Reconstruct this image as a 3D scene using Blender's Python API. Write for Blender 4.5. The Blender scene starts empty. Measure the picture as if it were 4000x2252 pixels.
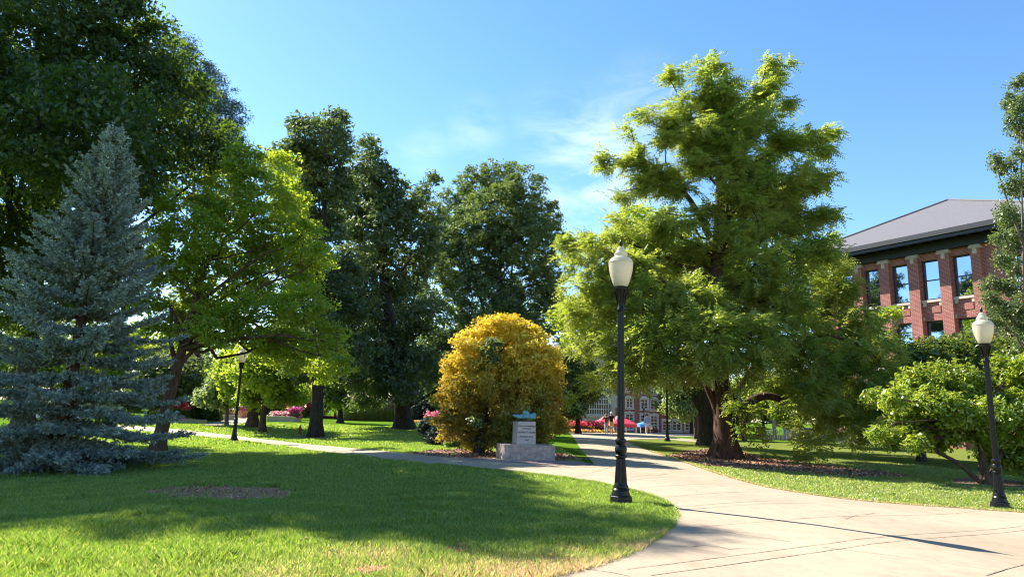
import bpy, bmesh, math, random
import numpy as np
from mathutils import Vector, Matrix, Euler
R = math.radians
scene = bpy.context.scene
COL = scene.collection
random.seed(7)

# ------------------------------------------------------------------ camera
F_PX, CX, CY = 2633.0, 2000.0, 1126.0
PITCH, ROLL, CAMH = R(10.4), 0.03, 1.55
cam_d = bpy.data.cameras.new("camera")
cam = bpy.data.objects.new("camera", cam_d)
COL.objects.link(cam)
cam_d.sensor_width = 36.0
cam_d.lens = 36.0 * F_PX / 4000.0
cam_d.clip_end = 3000
cam_d.clip_start = 0.05
cam.matrix_world = (Matrix.Translation((0, 0, CAMH)) @ Matrix.Rotation(R(90) + PITCH, 4, 'X') @ Matrix.Rotation(ROLL, 4, 'Z'))
scene.camera = cam

# ------------------------------------------------------------------ light
SUN_AZ, SUN_EL = R(-52.3), R(41.0)          # azimuth from +Y towards +X
sun_vec = Vector((math.sin(SUN_AZ) * math.cos(SUN_EL), math.cos(SUN_AZ) * math.cos(SUN_EL), math.sin(SUN_EL)))
sd = bpy.data.lights.new("sun", 'SUN')
sd.energy = 5.0
sd.angle = R(0.53)
sd.color = (1.0, 0.93, 0.82)
so = bpy.data.objects.new("sun", sd)
so.rotation_euler = sun_vec.to_track_quat('Z', 'Y').to_euler()
so.location = (-40, 40, 60)
COL.objects.link(so)

world = bpy.data.worlds.new("World")
scene.world = world
world.use_nodes = True
wt = world.node_tree
for n in list(wt.nodes):
    wt.nodes.remove(n)

def build_sky():
    N, L = wt.nodes.new, wt.links.new
    sky = N("ShaderNodeTexSky")
    sky.sky_type = 'NISHITA'
    sky.sun_disc = False
    sky.sun_elevation = SUN_EL
    sky.sun_rotation = SUN_AZ
    sky.altitude = 200
    sky.air_density = 1.0
    sky.dust_density = 0.15
    sky.ozone_density = 2.0
    hsv = N("ShaderNodeHueSaturation")
    hsv.inputs['Saturation'].default_value = 1.2
    hsv.inputs['Hue'].default_value = 0.500
    L(sky.outputs[0], hsv.inputs['Color'])
    # thin cirrus: streaky noise in sky direction, kept to one patch of sky
    tc = N("ShaderNodeTexCoord")
    mp = N("ShaderNodeMapping")
    mp.inputs['Rotation'].default_value = (0, R(-24), 0)
    mp.inputs['Scale'].default_value = (5, 5, 16)
    L(tc.outputs['Generated'], mp.inputs['Vector'])
    nz = N("ShaderNodeTexNoise")
    nz.inputs['Scale'].default_value = 1.5
    nz.inputs['Detail'].default_value = 8
    nz.inputs['Roughness'].default_value = 0.62
    nz.inputs['Distortion'].default_value = 0.5
    L(mp.outputs[0], nz.inputs['Vector'])
    cr = N("ShaderNodeValToRGB")
    cr.color_ramp.elements[0].position = 0.38
    cr.color_ramp.elements[1].position = 0.80
    L(nz.outputs['Fac'], cr.inputs[0])
    masks = None
    for (px, py, rad, amp) in CLOUDS:
        d = Vector(ray(px, py)).normalized()
        sub = N("ShaderNodeVectorMath"); sub.operation = 'SUBTRACT'
        sub.inputs[1].default_value = d
        nrm = N("ShaderNodeVectorMath"); nrm.operation = 'NORMALIZE'
        L(tc.outputs['Generated'], nrm.inputs[0])
        L(nrm.outputs[0], sub.inputs[0])
        ln = N("ShaderNodeVectorMath"); ln.operation = 'LENGTH'
        L(sub.outputs[0], ln.inputs[0])
        mr = N("ShaderNodeMapRange"); mr.interpolation_type = 'SMOOTHSTEP'
        mr.inputs['From Min'].default_value = rad
        mr.inputs['From Max'].default_value = rad * 0.1
        mr.inputs['To Min'].default_value = 0
        mr.inputs['To Max'].default_value = amp
        L(ln.outputs['Value'], mr.inputs['Value'])
        if masks is None:
            masks = mr.outputs[0]
        else:
            mx = N("ShaderNodeMath"); mx.operation = 'MAXIMUM'
            L(masks, mx.inputs[0]); L(mr.outputs[0], mx.inputs[1])
            masks = mx.outputs[0]
    ml = N("ShaderNodeMath"); ml.operation = 'MULTIPLY'
    L(cr.outputs[0], ml.inputs[0]); L(masks, ml.inputs[1])
    mix = N("ShaderNodeMix"); mix.data_type = 'RGBA'
    L(ml.outputs[0], mix.inputs['Factor'])
    L(hsv.outputs[0], mix.inputs['A'])
    mix.inputs['B'].default_value = (6.6, 6.7, 6.9, 1)
    bg = N("ShaderNodeBackground")
    bg.inputs['Strength'].default_value = 0.096
    out = N("ShaderNodeOutputWorld")
    L(mix.outputs['Result'], bg.inputs['Color'])
    L(bg.outputs[0], out.inputs['Surface'])

scene.view_settings.view_transform = 'Standard'
scene.view_settings.look = 'None'
scene.view_settings.gamma = 1.0
scene.view_settings.exposure = 1.58
scene.cycles.max_bounces = 6
scene.cycles.diffuse_bounces = 3
scene.cycles.glossy_bounces = 2
scene.cycles.transmission_bounces = 4
scene.cycles.transparent_max_bounces = 4
scene.cycles.caustics_reflective = False
scene.cycles.caustics_refractive = False
scene.cycles.sample_clamp_indirect = 4.0
scene.cycles.use_denoising = True
scene.cycles.filter_width = 1.1

# ------------------------------------------------------------------ pixel <-> place helpers (photo pixels, 4000 x 2252)
_F = np.array([0, math.cos(PITCH), math.sin(PITCH)])
_U0 = np.array([0, -math.sin(PITCH), math.cos(PITCH)])
_R0 = np.array([1.0, 0, 0])
_R = _R0 * math.cos(ROLL) + _U0 * math.sin(ROLL)
_U = _U0 * math.cos(ROLL) - _R0 * math.sin(ROLL)

def ray(px, py):
    return _F + (px - CX) / F_PX * _R - (py - CY) / F_PX * _U

def S(t):
    t = np.clip(t, 0, 1)
    return t * t * (3 - 2 * t)

def G(x, y):
    x = np.asarray(x, float); y = np.asarray(y, float)
    z = -0.28 * S((x - 4) / 6) * (1 - S((y - 28) / 20))
    z = z - 0.35 * S((-x - 3) / 9) * (1 - S((y - 38) / 20))
    z = z - 0.9 * S((y - 64) / 30) * S((x + 2) / 8)
    z = z + 0.02 * np.sin(x * 0.31 + 1.3) * np.cos(y * 0.27)
    return z

def gp(px, py):
    d = ray(px, py)
    z = 0.0
    for _ in range(60):
        t = (z - CAMH) / d[2]
        t = min(max(t, 0), 600)
        z = 0.5 * z + 0.5 * float(G(d[0] * t, d[1] * t))
    t = min(max((z - CAMH) / d[2], 0), 600)
    return np.array([d[0] * t, d[1] * t, z])

def vat(px, py, Y):
    d = ray(px, py)
    return np.array([0, 0, CAMH]) + d * (Y / d[1])

def ground_at(x, y):
    return np.array([x, y, float(G(x, y))])

CLOUDS = [(2330, 640, 0.14, 0.6), (2220, 740, 0.11, 0.42), (2520, 490, 0.12, 0.36), (1660, 570, 0.06, 0.2), (1850, 520, 0.07, 0.22), (2120, 450, 0.07, 0.2)]
build_sky()

# ------------------------------------------------------------------ materials
def new_mat(name):
    m = bpy.data.materials.new(name)
    m.use_nodes = True
    nt = m.node_tree
    for n in list(nt.nodes):
        nt.nodes.remove(n)
    out = nt.nodes.new("ShaderNodeOutputMaterial")
    return m, nt, out

def ramp(nt, stops):
    r = nt.nodes.new("ShaderNodeValToRGB")
    e = r.color_ramp.elements
    while len(e) < len(stops):
        e.new(0.5)
    for i, (p, c) in enumerate(stops):
        e[i].position = p
        e[i].color = (c[0], c[1], c[2], 1)
    return r

def noise(nt, vec, scale, detail=4, rough=0.55):
    n = nt.nodes.new("ShaderNodeTexNoise")
    n.inputs['Scale'].default_value = scale
    n.inputs['Detail'].default_value = detail
    n.inputs['Roughness'].default_value = rough
    if vec is not None:
        nt.links.new(vec, n.inputs['Vector'])
    return n

def mixc(nt, fac, a, b, blend='MIX'):
    m = nt.nodes.new("ShaderNodeMix")
    m.data_type = 'RGBA'
    m.blend_type = blend
    for sock, v in (('Factor', fac), ('A', a), ('B', b)):
        if isinstance(v, (int, float)):
            m.inputs[sock].default_value = v
        elif isinstance(v, tuple):
            m.inputs[sock].default_value = (v[0], v[1], v[2], 1)
        else:
            nt.links.new(v, m.inputs[sock])
    return m.outputs['Result']

def leaf_mat(name, stops, trans, alt, tfac=0.42, gloss=0.05, rough=0.5, nscale=0.45, altamt=0.6, zturn_lit=None, alo=0.42, ahi=0.66):
    m, nt, out = new_mat(name)
    L = nt.links.new
    geo = nt.nodes.new("ShaderNodeNewGeometry")
    tc = nt.nodes.new("ShaderNodeTexCoord")
    r = ramp(nt, stops)
    L(geo.outputs['Random Per Island'], r.inputs[0])
    nz = noise(nt, tc.outputs['Object'], nscale, 3)
    mr = nt.nodes.new("ShaderNodeMapRange")
    mr.inputs['From Min'].default_value = alo
    mr.inputs['From Max'].default_value = ahi
    mr.inputs['To Max'].default_value = altamt
    L(nz.outputs['Fac'], mr.inputs['Value'])
    col = mixc(nt, mr.outputs[0], r.outputs[0], alt)
    if zturn_lit:
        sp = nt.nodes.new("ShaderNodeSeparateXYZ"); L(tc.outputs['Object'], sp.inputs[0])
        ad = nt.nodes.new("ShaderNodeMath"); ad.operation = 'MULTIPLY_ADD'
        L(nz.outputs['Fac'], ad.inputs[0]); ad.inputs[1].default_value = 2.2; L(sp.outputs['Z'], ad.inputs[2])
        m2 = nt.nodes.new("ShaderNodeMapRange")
        m2.inputs['From Min'].default_value = zturn_lit[0] + 1.1; m2.inputs['From Max'].default_value = zturn_lit[1] + 1.1
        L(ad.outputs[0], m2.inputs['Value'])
        col = mixc(nt, m2.outputs[0], col, zturn_lit[2])
        if len(zturn_lit) > 3:
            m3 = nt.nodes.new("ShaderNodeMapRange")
            m3.inputs['From Min'].default_value = zturn_lit[3] + 1.1; m3.inputs['From Max'].default_value = zturn_lit[4] + 1.1
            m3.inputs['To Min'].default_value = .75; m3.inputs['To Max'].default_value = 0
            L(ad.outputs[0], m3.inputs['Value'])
            col = mixc(nt, m3.outputs[0], col, zturn_lit[5])
    d = nt.nodes.new("ShaderNodeBsdfDiffuse")
    L(col, d.inputs['Color'])
    t = nt.nodes.new("ShaderNodeBsdfTranslucent")
    L(mixc(nt, 0.62, col, trans), t.inputs['Color'])
    ms = nt.nodes.new("ShaderNodeMixShader")
    ms.inputs[0].default_value = tfac
    L(d.outputs[0], ms.inputs[1]); L(t.outputs[0], ms.inputs[2])
    g = nt.nodes.new("ShaderNodeBsdfGlossy")
    g.inputs['Roughness'].default_value = rough
    ms2 = nt.nodes.new("ShaderNodeMixShader")
    ms2.inputs[0].default_value = gloss
    L(ms.outputs[0], ms2.inputs[1]); L(g.outputs[0], ms2.inputs[2])
    L(ms2.outputs[0], out.inputs['Surface'])
    return m

def simple_mat(name, col, rough=0.6, metal=0.0, var=0.15, scale=6.0, bump=0.0, spec=0.5, col2=None, coord='Object', detail=6):
    m, nt, out = new_mat(name)
    L = nt.links.new
    tc = nt.nodes.new("ShaderNodeTexCoord")
    nz = noise(nt, tc.outputs[coord], scale, detail, 0.6)
    a = tuple(c * (1 - var) for c in col)
    b = col2 if col2 else tuple(min(1, c * (1 + var)) for c in col)
    r = ramp(nt, [(0.3, a), (0.7, b)])
    L(nz.outputs['Fac'], r.inputs[0])
    p = nt.nodes.new("ShaderNodeBsdfPrincipled")
    L(r.outputs[0], p.inputs['Base Color'])
    p.inputs['Roughness'].default_value = rough
    p.inputs['Metallic'].default_value = metal
    p.inputs['Specular IOR Level'].default_value = spec
    if bump > 0:
        bp = nt.nodes.new("ShaderNodeBump")
        bp.inputs['Strength'].default_value = bump
        bp.inputs['Distance'].default_value = 0.02
        L(nz.outputs['Fac'], bp.inputs['Height'])
        L(bp.outputs[0], p.inputs['Normal'])
    L(p.outputs[0], out.inputs['Surface'])
    return m

def bark_mat(name, dark, light, zs=0.25, scale=9.0, bump=0.8):
    m, nt, out = new_mat(name)
    L = nt.links.new
    tc = nt.nodes.new("ShaderNodeTexCoord")
    mp = nt.nodes.new("ShaderNodeMapping")
    mp.inputs['Scale'].default_value = (1, 1, zs)
    L(tc.outputs['Object'], mp.inputs['Vector'])
    nz = noise(nt, mp.outputs[0], scale, 8, 0.7)
    r = ramp(nt, [(0.35, dark), (0.68, light)])
    L(nz.outputs['Fac'], r.inputs[0])
    p = nt.nodes.new("ShaderNodeBsdfPrincipled")
    p.inputs['Roughness'].default_value = 0.9
    p.inputs['Specular IOR Level'].default_value = 0.2
    L(r.outputs[0], p.inputs['Base Color'])
    bp = nt.nodes.new("ShaderNodeBump")
    bp.inputs['Strength'].default_value = bump
    bp.inputs['Distance'].default_value = 0.05
    L(nz.outputs['Fac'], bp.inputs['Height'])
    L(bp.outputs[0], p.inputs['Normal'])
    L(p.outputs[0], out.inputs['Surface'])
    return m

def brick_mat(name, c1, c2, mortar, bw=0.22, bh=0.075, msize=0.012):
    m, nt, out = new_mat(name)
    L = nt.links.new
    tc = nt.nodes.new("ShaderNodeTexCoord")
    sep = nt.nodes.new("ShaderNodeSeparateXYZ")
    L(tc.outputs['Object'], sep.inputs[0])
    ad = nt.nodes.new("ShaderNodeMath"); ad.operation = 'ADD'
    L(sep.outputs['X'], ad.inputs[0]); L(sep.outputs['Y'], ad.inputs[1])
    cb = nt.nodes.new("ShaderNodeCombineXYZ")
    L(ad.outputs[0], cb.inputs['X']); L(sep.outputs['Z'], cb.inputs['Y'])
    br = nt.nodes.new("ShaderNodeTexBrick")
    br.inputs['Scale'].default_value = 1.0
    br.inputs['Brick Width'].default_value = bw
    br.inputs['Row Height'].default_value = bh
    br.inputs['Mortar Size'].default_value = msize
    br.inputs['Bias'].default_value = 0.0
    br.inputs['Color1'].default_value = (*c1, 1)
    br.inputs['Color2'].default_value = (*c2, 1)
    br.inputs['Mortar'].default_value = (*mortar, 1)
    L(cb.outputs[0], br.inputs['Vector'])
    nz = noise(nt, tc.outputs['Object'], 1.3, 5)
    r = ramp(nt, [(0.3, (0.78, 0.78, 0.8)), (0.7, (1.12, 1.08, 1.05))])
    L(nz.outputs['Fac'], r.inputs[0])
    c = mixc(nt, 1.0, br.outputs['Color'], r.outputs[0], 'MULTIPLY')
    p = nt.nodes.new("ShaderNodeBsdfPrincipled")
    p.inputs['Roughness'].default_value = 0.85
    L(c, p.inputs['Base Color'])
    bp = nt.nodes.new("ShaderNodeBump")
    bp.inputs['Strength'].default_value = 0.4
    bp.inputs['Distance'].default_value = 0.01
    bp.invert = True
    L(br.outputs['Fac'], bp.inputs['Height'])
    L(bp.outputs[0], p.inputs['Normal'])
    L(p.outputs[0], out.inputs['Surface'])
    return m

def glass_mat(name, tint, rough=0.03, metal=0.0):
    m, nt, out = new_mat(name)
    p = nt.nodes.new("ShaderNodeBsdfPrincipled")
    tc = nt.nodes.new("ShaderNodeTexCoord")
    nz = noise(nt, tc.outputs['Object'], 0.9, 2)
    r = ramp(nt, [(0.3, tuple(c * 0.85 for c in tint)), (0.7, tint)])
    nt.links.new(nz.outputs['Fac'], r.inputs[0])
    nt.links.new(r.outputs[0], p.inputs['Base Color'])
    p.inputs['Roughness'].default_value = rough
    p.inputs['Metallic'].default_value = metal
    p.inputs['IOR'].default_value = 1.6
    bp = nt.nodes.new("ShaderNodeBump")
    bp.inputs['Strength'].default_value = 0.03
    nt.links.new(nz.outputs['Fac'], bp.inputs['Height'])
    nt.links.new(bp.outputs[0], p.inputs['Normal'])
    nt.links.new(p.outputs[0], out.inputs['Surface'])
    return m

M = {}
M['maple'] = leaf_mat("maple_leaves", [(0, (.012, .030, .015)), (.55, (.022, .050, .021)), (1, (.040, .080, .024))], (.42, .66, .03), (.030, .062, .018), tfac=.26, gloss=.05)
M['pine'] = leaf_mat("soft_pine_needles", [(0, (.035, .065, .045)), (.6, (.06, .10, .07)), (1, (.09, .14, .09))], (.14, .22, .10), (.05, .08, .06), tfac=.3, gloss=.07)
M['spruce'] = leaf_mat("blue_spruce_needles", [(0, (.12, .17, .14)), (.5, (.26, .335, .275)), (1, (.54, .61, .51))], (.20, .28, .24), (.14, .2, .2), tfac=.25, gloss=.06, nscale=.8)
M['elm'] = leaf_mat("yellow_green_leaves", [(0, (.065, .15, .015)), (.55, (.12, .22, .022)), (.9, (.20, .285, .027)), (1, (.42, .30, .04))], (.74, .88, .04), (.13, .20, .02), tfac=.5, gloss=.04)
M['oak'] = leaf_mat("dark_glossy_leaves", [(0, (.032, .062, .034)), (.6, (.064, .105, .048)), (1, (.14, .18, .065))], (.34, .46, .06), (.075, .10, .045), tfac=.30, gloss=.055, rough=.48)
M['oak_light'] = leaf_mat("mid_green_leaves", [(0, (.038, .072, .032)), (.6, (.072, .118, .044)), (1, (.145, .195, .062))], (.38, .52, .06), (.09, .125, .038), tfac=.32, gloss=.05, rough=.48)
M['gold'] = leaf_mat("autumn_gold_leaves", [(0, (.20, .17, .03)), (.25, (.33, .19, .035)), (.6, (.50, .31, .042)), (.85, (.58, .42, .055)), (1, (.24, .28, .045))], (.75, .48, .03), (.12, .165, .03), tfac=.45, gloss=.03, nscale=.8, altamt=.85, alo=.42, ahi=.56, zturn_lit=(2.1, 4.1, (.78, .63, .07), .4, 2.3, (.17, .20, .035)))  # leaves turn with height; the yellow top also puts sunlight into the colour
M['lime'] = leaf_mat("bright_lime_leaves", [(0, (.10, .19, .02)), (.6, (.16, .26, .025)), (1, (.24, .32, .04))], (.78, .9, .05), (.16, .26, .03), tfac=.5, gloss=.04)
M['pale'] = leaf_mat("pale_green_leaves", [(0, (.09, .15, .04)), (.6, (.15, .22, .06)), (1, (.24, .29, .10))], (.45, .58, .12), (.10, .16, .04), tfac=.45, gloss=.08)
M['cypress'] = leaf_mat("cypress_sprays", [(0, (.08, .15, .03)), (.5, (.13, .22, .042)), (.85, (.20, .27, .055)), (1, (.33, .28, .08))], (.68, .78, .08), (.31, .31, .085), tfac=.46, gloss=.04, nscale=.5, altamt=.8)
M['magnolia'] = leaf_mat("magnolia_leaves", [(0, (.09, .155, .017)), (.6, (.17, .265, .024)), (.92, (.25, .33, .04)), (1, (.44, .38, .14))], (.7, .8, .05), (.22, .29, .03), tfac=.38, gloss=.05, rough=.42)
M['magnolia_dark'] = leaf_mat("shaded_magnolia_leaves", [(0, (.03, .065, .012)), (.6, (.055, .105, .018)), (1, (.10, .15, .03))], (.4, .5, .04), (.08, .12, .02), tfac=.32, gloss=.06, rough=.42)  # shade put into the colour: darker copy of the magnolia leaves
M['poplar'] = leaf_mat("poplar_leaves", [(0, (.05, .10, .03)), (.6, (.085, .14, .045)), (1, (.16, .20, .07))], (.32, .42, .07), (.09, .13, .05), tfac=.36, gloss=.06, rough=.45)
M['juniper'] = leaf_mat("dark_juniper", [(0, (.010, .022, .018)), (.6, (.018, .036, .028)), (1, (.03, .055, .038))], (.04, .08, .04), (.02, .035, .03), tfac=.15, gloss=.04)
M['boxwood'] = leaf_mat("boxwood_leaves", [(0, (.03, .07, .015)), (.6, (.06, .12, .02)), (1, (.11, .18, .03))], (.3, .42, .04), (.06, .1, .02), tfac=.3)
M['canna_leaf'] = leaf_mat("canna_foliage", [(0, (.04, .11, .02)), (.6, (.08, .19, .03)), (1, (.14, .25, .04))], (.35, .52, .04), (.05, .1, .02), tfac=.4)
M['petal_red'] = leaf_mat("red_petals", [(0, (.55, .03, .04)), (.5, (.75, .06, .09)), (1, (.85, .22, .25))], (.9, .15, .18), (.75, .08, .16), tfac=.4)
M['petal_pink'] = leaf_mat("pink_petals", [(0, (.6, .10, .22)), (.5, (.8, .2, .3)), (1, (.85, .45, .5))], (.95, .35, .45), (.8, .3, .4), tfac=.4)
M['petal_magenta'] = leaf_mat("magenta_petals", [(0, (.28, .01, .12)), (.5, (.42, .02, .2)), (1, (.55, .06, .25))], (.7, .06, .3), (.35, .02, .16), tfac=.4)
M['petal_yellow'] = leaf_mat("yellow_petals", [(0, (.65, .42, .02)), (.5, (.8, .55, .04)), (1, (.8, .5, .25))], (.9, .7, .08), (.75, .4, .25), tfac=.4)
M['plume'] = leaf_mat("grass_plumes", [(0, (.6, .5, .38)), (.6, (.74, .63, .5)), (1, (.82, .72, .6))], (.9, .8, .66), (.7, .58, .46), tfac=.5)
M['reed'] = leaf_mat("reed_blades", [(0, (.16, .2, .045)), (.6, (.29, .32, .08)), (1, (.45, .42, .16))], (.75, .75, .2), (.16, .19, .05), tfac=.4)
M['bark_dark'] = bark_mat("dark_grey_bark", (.018, .014, .012), (.075, .06, .05))
M['bark_brown'] = bark_mat("brown_bark", (.045, .026, .018), (.15, .095, .07))
M['bark_red'] = bark_mat("reddish_fibrous_bark", (.028, .016, .012), (.13, .07, .048), zs=.12, scale=7)
M['bark_grey'] = bark_mat("grey_bark", (.08, .07, .055), (.24, .2, .16))
M['bark_pale'] = bark_mat("pale_bark", (.22, .2, .17), (.5, .46, .4))
M['black_paint'] = simple_mat("black_gloss_paint", (.006, .006, .007), rough=.33, var=.4, scale=14, spec=.28)
M['concrete_wall'] = simple_mat("cast_concrete", (.42, .38, .33), rough=.85, var=.22, scale=2.2, bump=.15)
M['stone_trim'] = simple_mat("weathered_stone_trim", (.44, .38, .31), rough=.85, var=.2, scale=3)
M['stone_plinth'] = simple_mat("pinkish_granite", (.31, .22, .19), rough=.7, var=.4, scale=7, bump=.12, col2=(.46, .36, .315))
M['stone_block'] = simple_mat("pale_granite", (.40, .345, .325), rough=.6, var=.18, scale=5, bump=.08)
M['limestone'] = simple_mat("limestone", (.54, .47, .385), rough=.85, var=.14, scale=1.2, bump=.08)
M['letter'] = simple_mat("engraved_grey_letters", (.13, .115, .115), rough=.8)
M['patina'] = simple_mat("blue_green_patina", (.07, .24, .31), rough=.55, var=.35, scale=7, col2=(.14, .38, .44), bump=.2)
M['hydrant_red'] = simple_mat("weathered_red_paint", (.26, .035, .022), rough=.5, var=.3)
M['tent_red'] = simple_mat("red_canopy_cloth", (.78, .05, .09), rough=.7, var=.08)
M['tent_blue'] = simple_mat("blue_canopy_cloth", (.05, .27, .75), rough=.7, var=.08)
M['steel'] = simple_mat("galvanised_steel", (.55, .55, .55), rough=.38, metal=.85, var=.12)
M['white_metal'] = simple_mat("white_paint", (.74, .74, .74), rough=.5, var=.05)
M['dark_metal'] = simple_mat("charcoal_paint", (.03, .032, .036), rough=.45, var=.2)
M['green_metal'] = simple_mat("dark_green_paint", (.009, .017, .015), rough=.55, var=.25)
M['slate'] = simple_mat("grey_asphalt_shingles", (.115, .112, .125), rough=.95, var=.25, scale=16, bump=.5)
M['brick_red'] = brick_mat("red_brick", (.38, .088, .07), (.29, .064, .054), (.40, .28, .24))
M['brick_far'] = brick_mat("purple_red_brick", (.44, .135, .095), (.36, .105, .08), (.42, .25, .2), .3, .1, .015)
M['window_glass'] = glass_mat("sky_window_glass", (.46, .56, .70), .02, 1.0)
M['dark_glass'] = glass_mat("dark_window_glass", (.012, .016, .024), .15)
M['skin'] = simple_mat("skin", (.50, .29, .21), rough=.55, var=.06)
M['hair'] = simple_mat("dark_hair", (.035, .02, .014), rough=.6)
M['cloth_black'] = simple_mat("black_cotton", (.012, .012, .013), rough=.9)
M['cloth_print'] = simple_mat("black_print_cotton", (.014, .012, .012), rough=.9, scale=5, col2=(.22, .12, .08))
M['cloth_grey'] = simple_mat("pale_grey_cloth", (.42, .42, .44), rough=.9)
M['cloth_yellow'] = simple_mat("pale_yellow_cloth", (.62, .50, .16), rough=.9)
M['cloth_blue'] = simple_mat("light_blue_cotton", (.24, .31, .58), rough=.9, var=.15)
M['cloth_pale'] = simple_mat("pale_blue_cloth", (.48, .52, .66), rough=.9)
M['cloth_white'] = simple_mat("white_cloth", (.72, .72, .72), rough=.8, var=.05)
M['shoe'] = simple_mat("dark_shoes", (.03, .03, .035), rough=.7)
M['paper'] = simple_mat("kraft_paper_bag", (.62, .55, .46), rough=.9)
M['banner_white'] = simple_mat("white_banner", (.75, .75, .75), rough=.7, var=.03)
M['banner_red'] = simple_mat("red_banner", (.62, .02, .03), rough=.7, var=.05)
M['terracotta'] = simple_mat("salmon_terracotta", (.62, .27, .17), rough=.8)
M['navy'] = simple_mat("navy_panels", (.018, .028, .075), rough=.6)
M['wood_post'] = simple_mat("weathered_timber", (.33, .27, .21), rough=.9, var=.25, scale=4)
for nm, c in (('purple', (.22, .12, .42)), ('red', (.72, .02, .03)), ('orange', (.82, .16, .02)), ('yellow', (.82, .5, .01)), ('green', (.02, .28, .08)), ('blue', (.01, .24, .72))):
    M['stripe_' + nm] = simple_mat(nm + "_cloth", c, rough=.7, var=.06)

def globe_mat(name, col, tr):
    m, nt, out = new_mat(name)
    L = nt.links.new
    tc = nt.nodes.new("ShaderNodeTexCoord")
    wv = nt.nodes.new("ShaderNodeTexWave")
    wv.bands_direction = 'Z'
    wv.inputs['Scale'].default_value = 14
    wv.inputs['Distortion'].default_value = .6
    L(tc.outputs['Object'], wv.inputs['Vector'])
    r = ramp(nt, [(0, tuple(c * .93 for c in col)), (1, col)])
    L(wv.outputs['Fac'], r.inputs[0])
    d = nt.nodes.new("ShaderNodeBsdfDiffuse"); L(r.outputs[0], d.inputs['Color'])
    t = nt.nodes.new("ShaderNodeBsdfTranslucent"); L(r.outputs[0], t.inputs['Color'])
    ms = nt.nodes.new("ShaderNodeMixShader"); ms.inputs[0].default_value = tr
    L(d.outputs[0], ms.inputs[1]); L(t.outputs[0], ms.inputs[2])
    g = nt.nodes.new("ShaderNodeBsdfGlossy"); g.inputs['Roughness'].default_value = .12
    fr = nt.nodes.new("ShaderNodeFresnel"); fr.inputs['IOR'].default_value = 1.5
    bp = nt.nodes.new("ShaderNodeBump"); bp.inputs['Strength'].default_value = .25; bp.inputs['Distance'].default_value = .01
    L(wv.outputs['Fac'], bp.inputs['Height']); L(bp.outputs[0], g.inputs['Normal'])
    ms2 = nt.nodes.new("ShaderNodeMixShader")
    L(fr.outputs[0], ms2.inputs[0]); L(ms.outputs[0], ms2.inputs[1]); L(g.outputs[0], ms2.inputs[2])
    L(ms2.outputs[0], out.inputs['Surface'])
    return m
M['globe'] = globe_mat("cream_prismatic_globe", (.90, .80, .63), .5)
M['globe_top'] = globe_mat("ivory_refractor_top", (.86, .82, .64), .55)

# ------------------------------------------------------------------ object helpers
def tag(o, label=None, cat=None, group=None, kind=None):
    if label: o['label'] = label
    if cat: o['category'] = cat
    if group: o['group'] = group
    if kind: o['kind'] = kind
    return o

def empty(name, loc, rz=0.0):
    o = bpy.data.objects.new(name, None)
    o.empty_display_size = 0.3
    o.location = loc
    o.rotation_euler = (0, 0, rz)
    COL.objects.link(o)
    return o

def link_mesh(name, me, mat, parent=None, loc=None, rz=0.0):
    o = bpy.data.objects.new(name, me)
    if mat is not None:
        me.materials.append(mat)
    COL.objects.link(o)
    if parent is not None:
        o.parent = parent
    if loc is not None:
        o.location = loc
    o.rotation_euler = (0, 0, rz)
    return o

def np_mesh(name, V, Fq, smooth=False):
    """V (n,3); Fq list of int arrays each (m,k) with constant k"""
    me = bpy.data.meshes.new(name)
    V = np.asarray(V, np.float32)
    me.vertices.add(len(V))
    me.vertices.foreach_set("co", V.ravel())
    Fq = [np.asarray(f, np.int32) for f in Fq if len(f)]
    nl = sum(f.size for f in Fq); npoly = sum(len(f) for f in Fq)
    me.loops.add(nl)
    me.loops.foreach_set("vertex_index", np.concatenate([f.ravel() for f in Fq]))
    me.polygons.add(npoly)
    tot = np.concatenate([np.full(len(f), f.shape[1], np.int32) for f in Fq])
    start = np.concatenate([[0], np.cumsum(tot)[:-1]]).astype(np.int32)
    me.polygons.foreach_set("loop_start", start)
    me.polygons.foreach_set("loop_total", tot)
    if smooth:
        me.polygons.foreach_set("use_smooth", np.ones(npoly, bool))
    me.update(calc_edges=True)
    return me

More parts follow.
